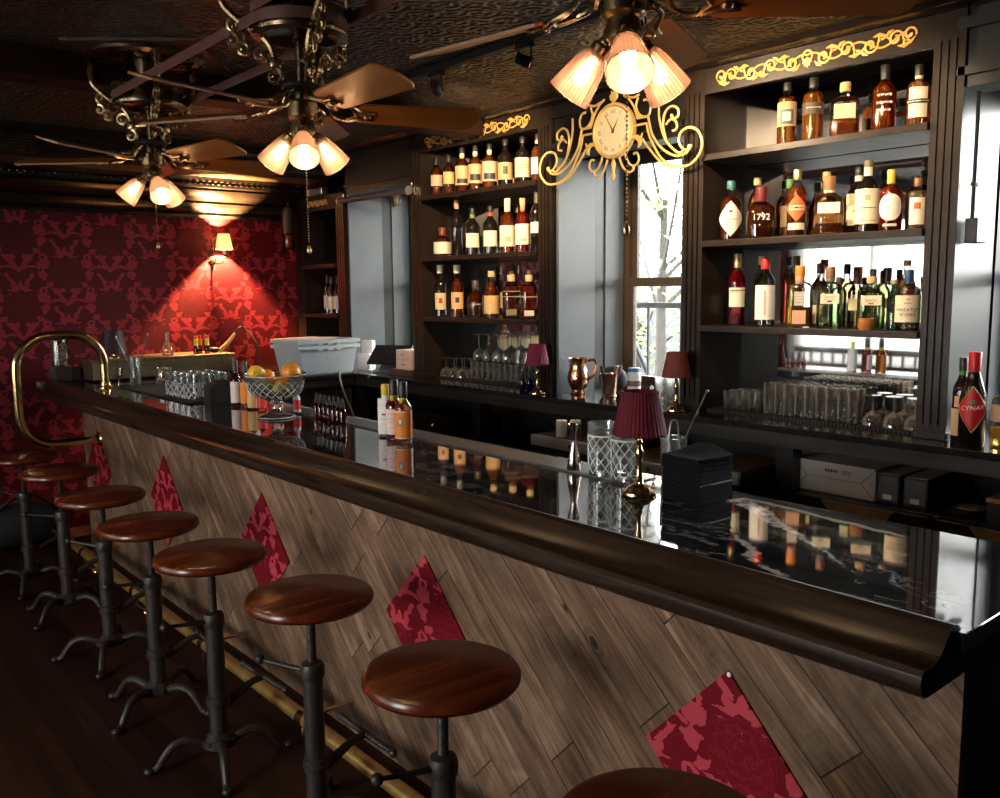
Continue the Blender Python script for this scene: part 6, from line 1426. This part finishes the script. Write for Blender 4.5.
MB().lathe([(0, 0), (.055, 0), (.058, .004), (.058, .17), (.0565, .17), (.055, .006), (0, .005)], 26, cap=False).build('glass_body', CLEAN, t)
m = MB(); rb = random.Random(5)
for i in range(70): a = rb.uniform(0, 2 * PI); rr = .042 * math.sqrt(rb.random()); m.ball((rr * math.cos(a), rr * math.sin(a), .016 + .13 * rb.random()), .0095, 1)
o = m.build('beads', simple('pale_gold_beads', (.62, .52, .36), .3), t); o['kind'] = 'stuff'
t = thing('jar_stand', 'dark two-part box stand under the bead jar behind the brass loop', 'stand', (1.60, 6.33, 1.0705))
MB().b2(-.095, .005, -.075, .075, 0, .098, bev=.003).build('left_box', simple('dark_brown_box', (.05, .04, .035), .5), t, smooth=False)
MB().b2(.008, .060, -.075, .075, 0, .085, bev=.003).build('right_box', INK, t, smooth=False)

# ------------------------------------------------------------------ daylight, camera, exposure
w = bpy.data.worlds.new('overcast_sky'); SC.world = w; w.use_nodes = True; nt = w.node_tree
bg = nt.nodes['Background']; z = sep(nt, objco(nt, 'Generated'))[2]
nt.links.new(ramp(nt, z * .5 + .5, [(.45, (.58, .56, .53)), (.55, (1.0, .97, .92)), (1, (.90, .94, 1.0))]), bg.inputs[0]); bg.inputs[1].default_value = 21
def portal(loc, rot, sx, sy):
    L = bpy.data.lights.new('sky_portal', 'AREA'); L.shape = 'RECTANGLE'; L.size = sx; L.size_y = sy; L.cycles.is_portal = True
    o = bpy.data.objects.new('sky_portal', L); COL.objects.link(o); o.location = loc; o.rotation_euler = rot
for a, b in FW: portal((WX - .10, (a + b) / 2, (FZ0 + FZ1) / 2), (0, R(-90), 0), FZ1 - FZ0, b - a)
for a, b in BAYS: portal((4.09, (a + b) / 2, (BZ0 + BZ1) / 2), (0, R(90), 0), BZ1 - BZ0, b - a)
cam = bpy.data.cameras.new('camera'); co = bpy.data.objects.new('camera', cam); COL.objects.link(co); SC.camera = co
cam.sensor_fit = 'HORIZONTAL'; cam.sensor_width = 36; cam.lens = 36 * 880.246 / 1000; cam.clip_start = .05; cam.clip_end = 100
yaw, pitch, roll = R(40.38576), R(7.14286), R(-.57007)
fh = Vector((math.sin(yaw), math.cos(yaw), 0)); rt = Vector((math.cos(yaw), -math.sin(yaw), 0)); up = Vector((0, 0, 1))
fw = fh * math.cos(pitch) - up * math.sin(pitch); u = fh * math.sin(pitch) + up * math.cos(pitch)
r2 = rt * math.cos(roll) + u * math.sin(roll); u2 = rt * -math.sin(roll) + u * math.cos(roll)
co.matrix_world = Matrix(((r2.x, u2.x, -fw.x, 0), (r2.y, u2.y, -fw.y, 0), (r2.z, u2.z, -fw.z, 1.65), (0, 0, 0, 1)))
vs = SC.view_settings; SC.display_settings.display_device = 'sRGB'
vs.view_transform = 'Standard'; vs.look = 'None'; vs.gamma = 1; vs.use_curve_mapping = False; vs.exposure = 0.55
try:
    cy = SC.cycles; cy.max_bounces = 12; cy.transparent_max_bounces = 32; cy.transmission_bounces = 10; cy.glossy_bounces = 6; cy.diffuse_bounces = 4
    cy.sample_clamp_indirect = 4; cy.caustics_reflective = False; cy.caustics_refractive = False; cy.use_denoising = True
except Exception: pass
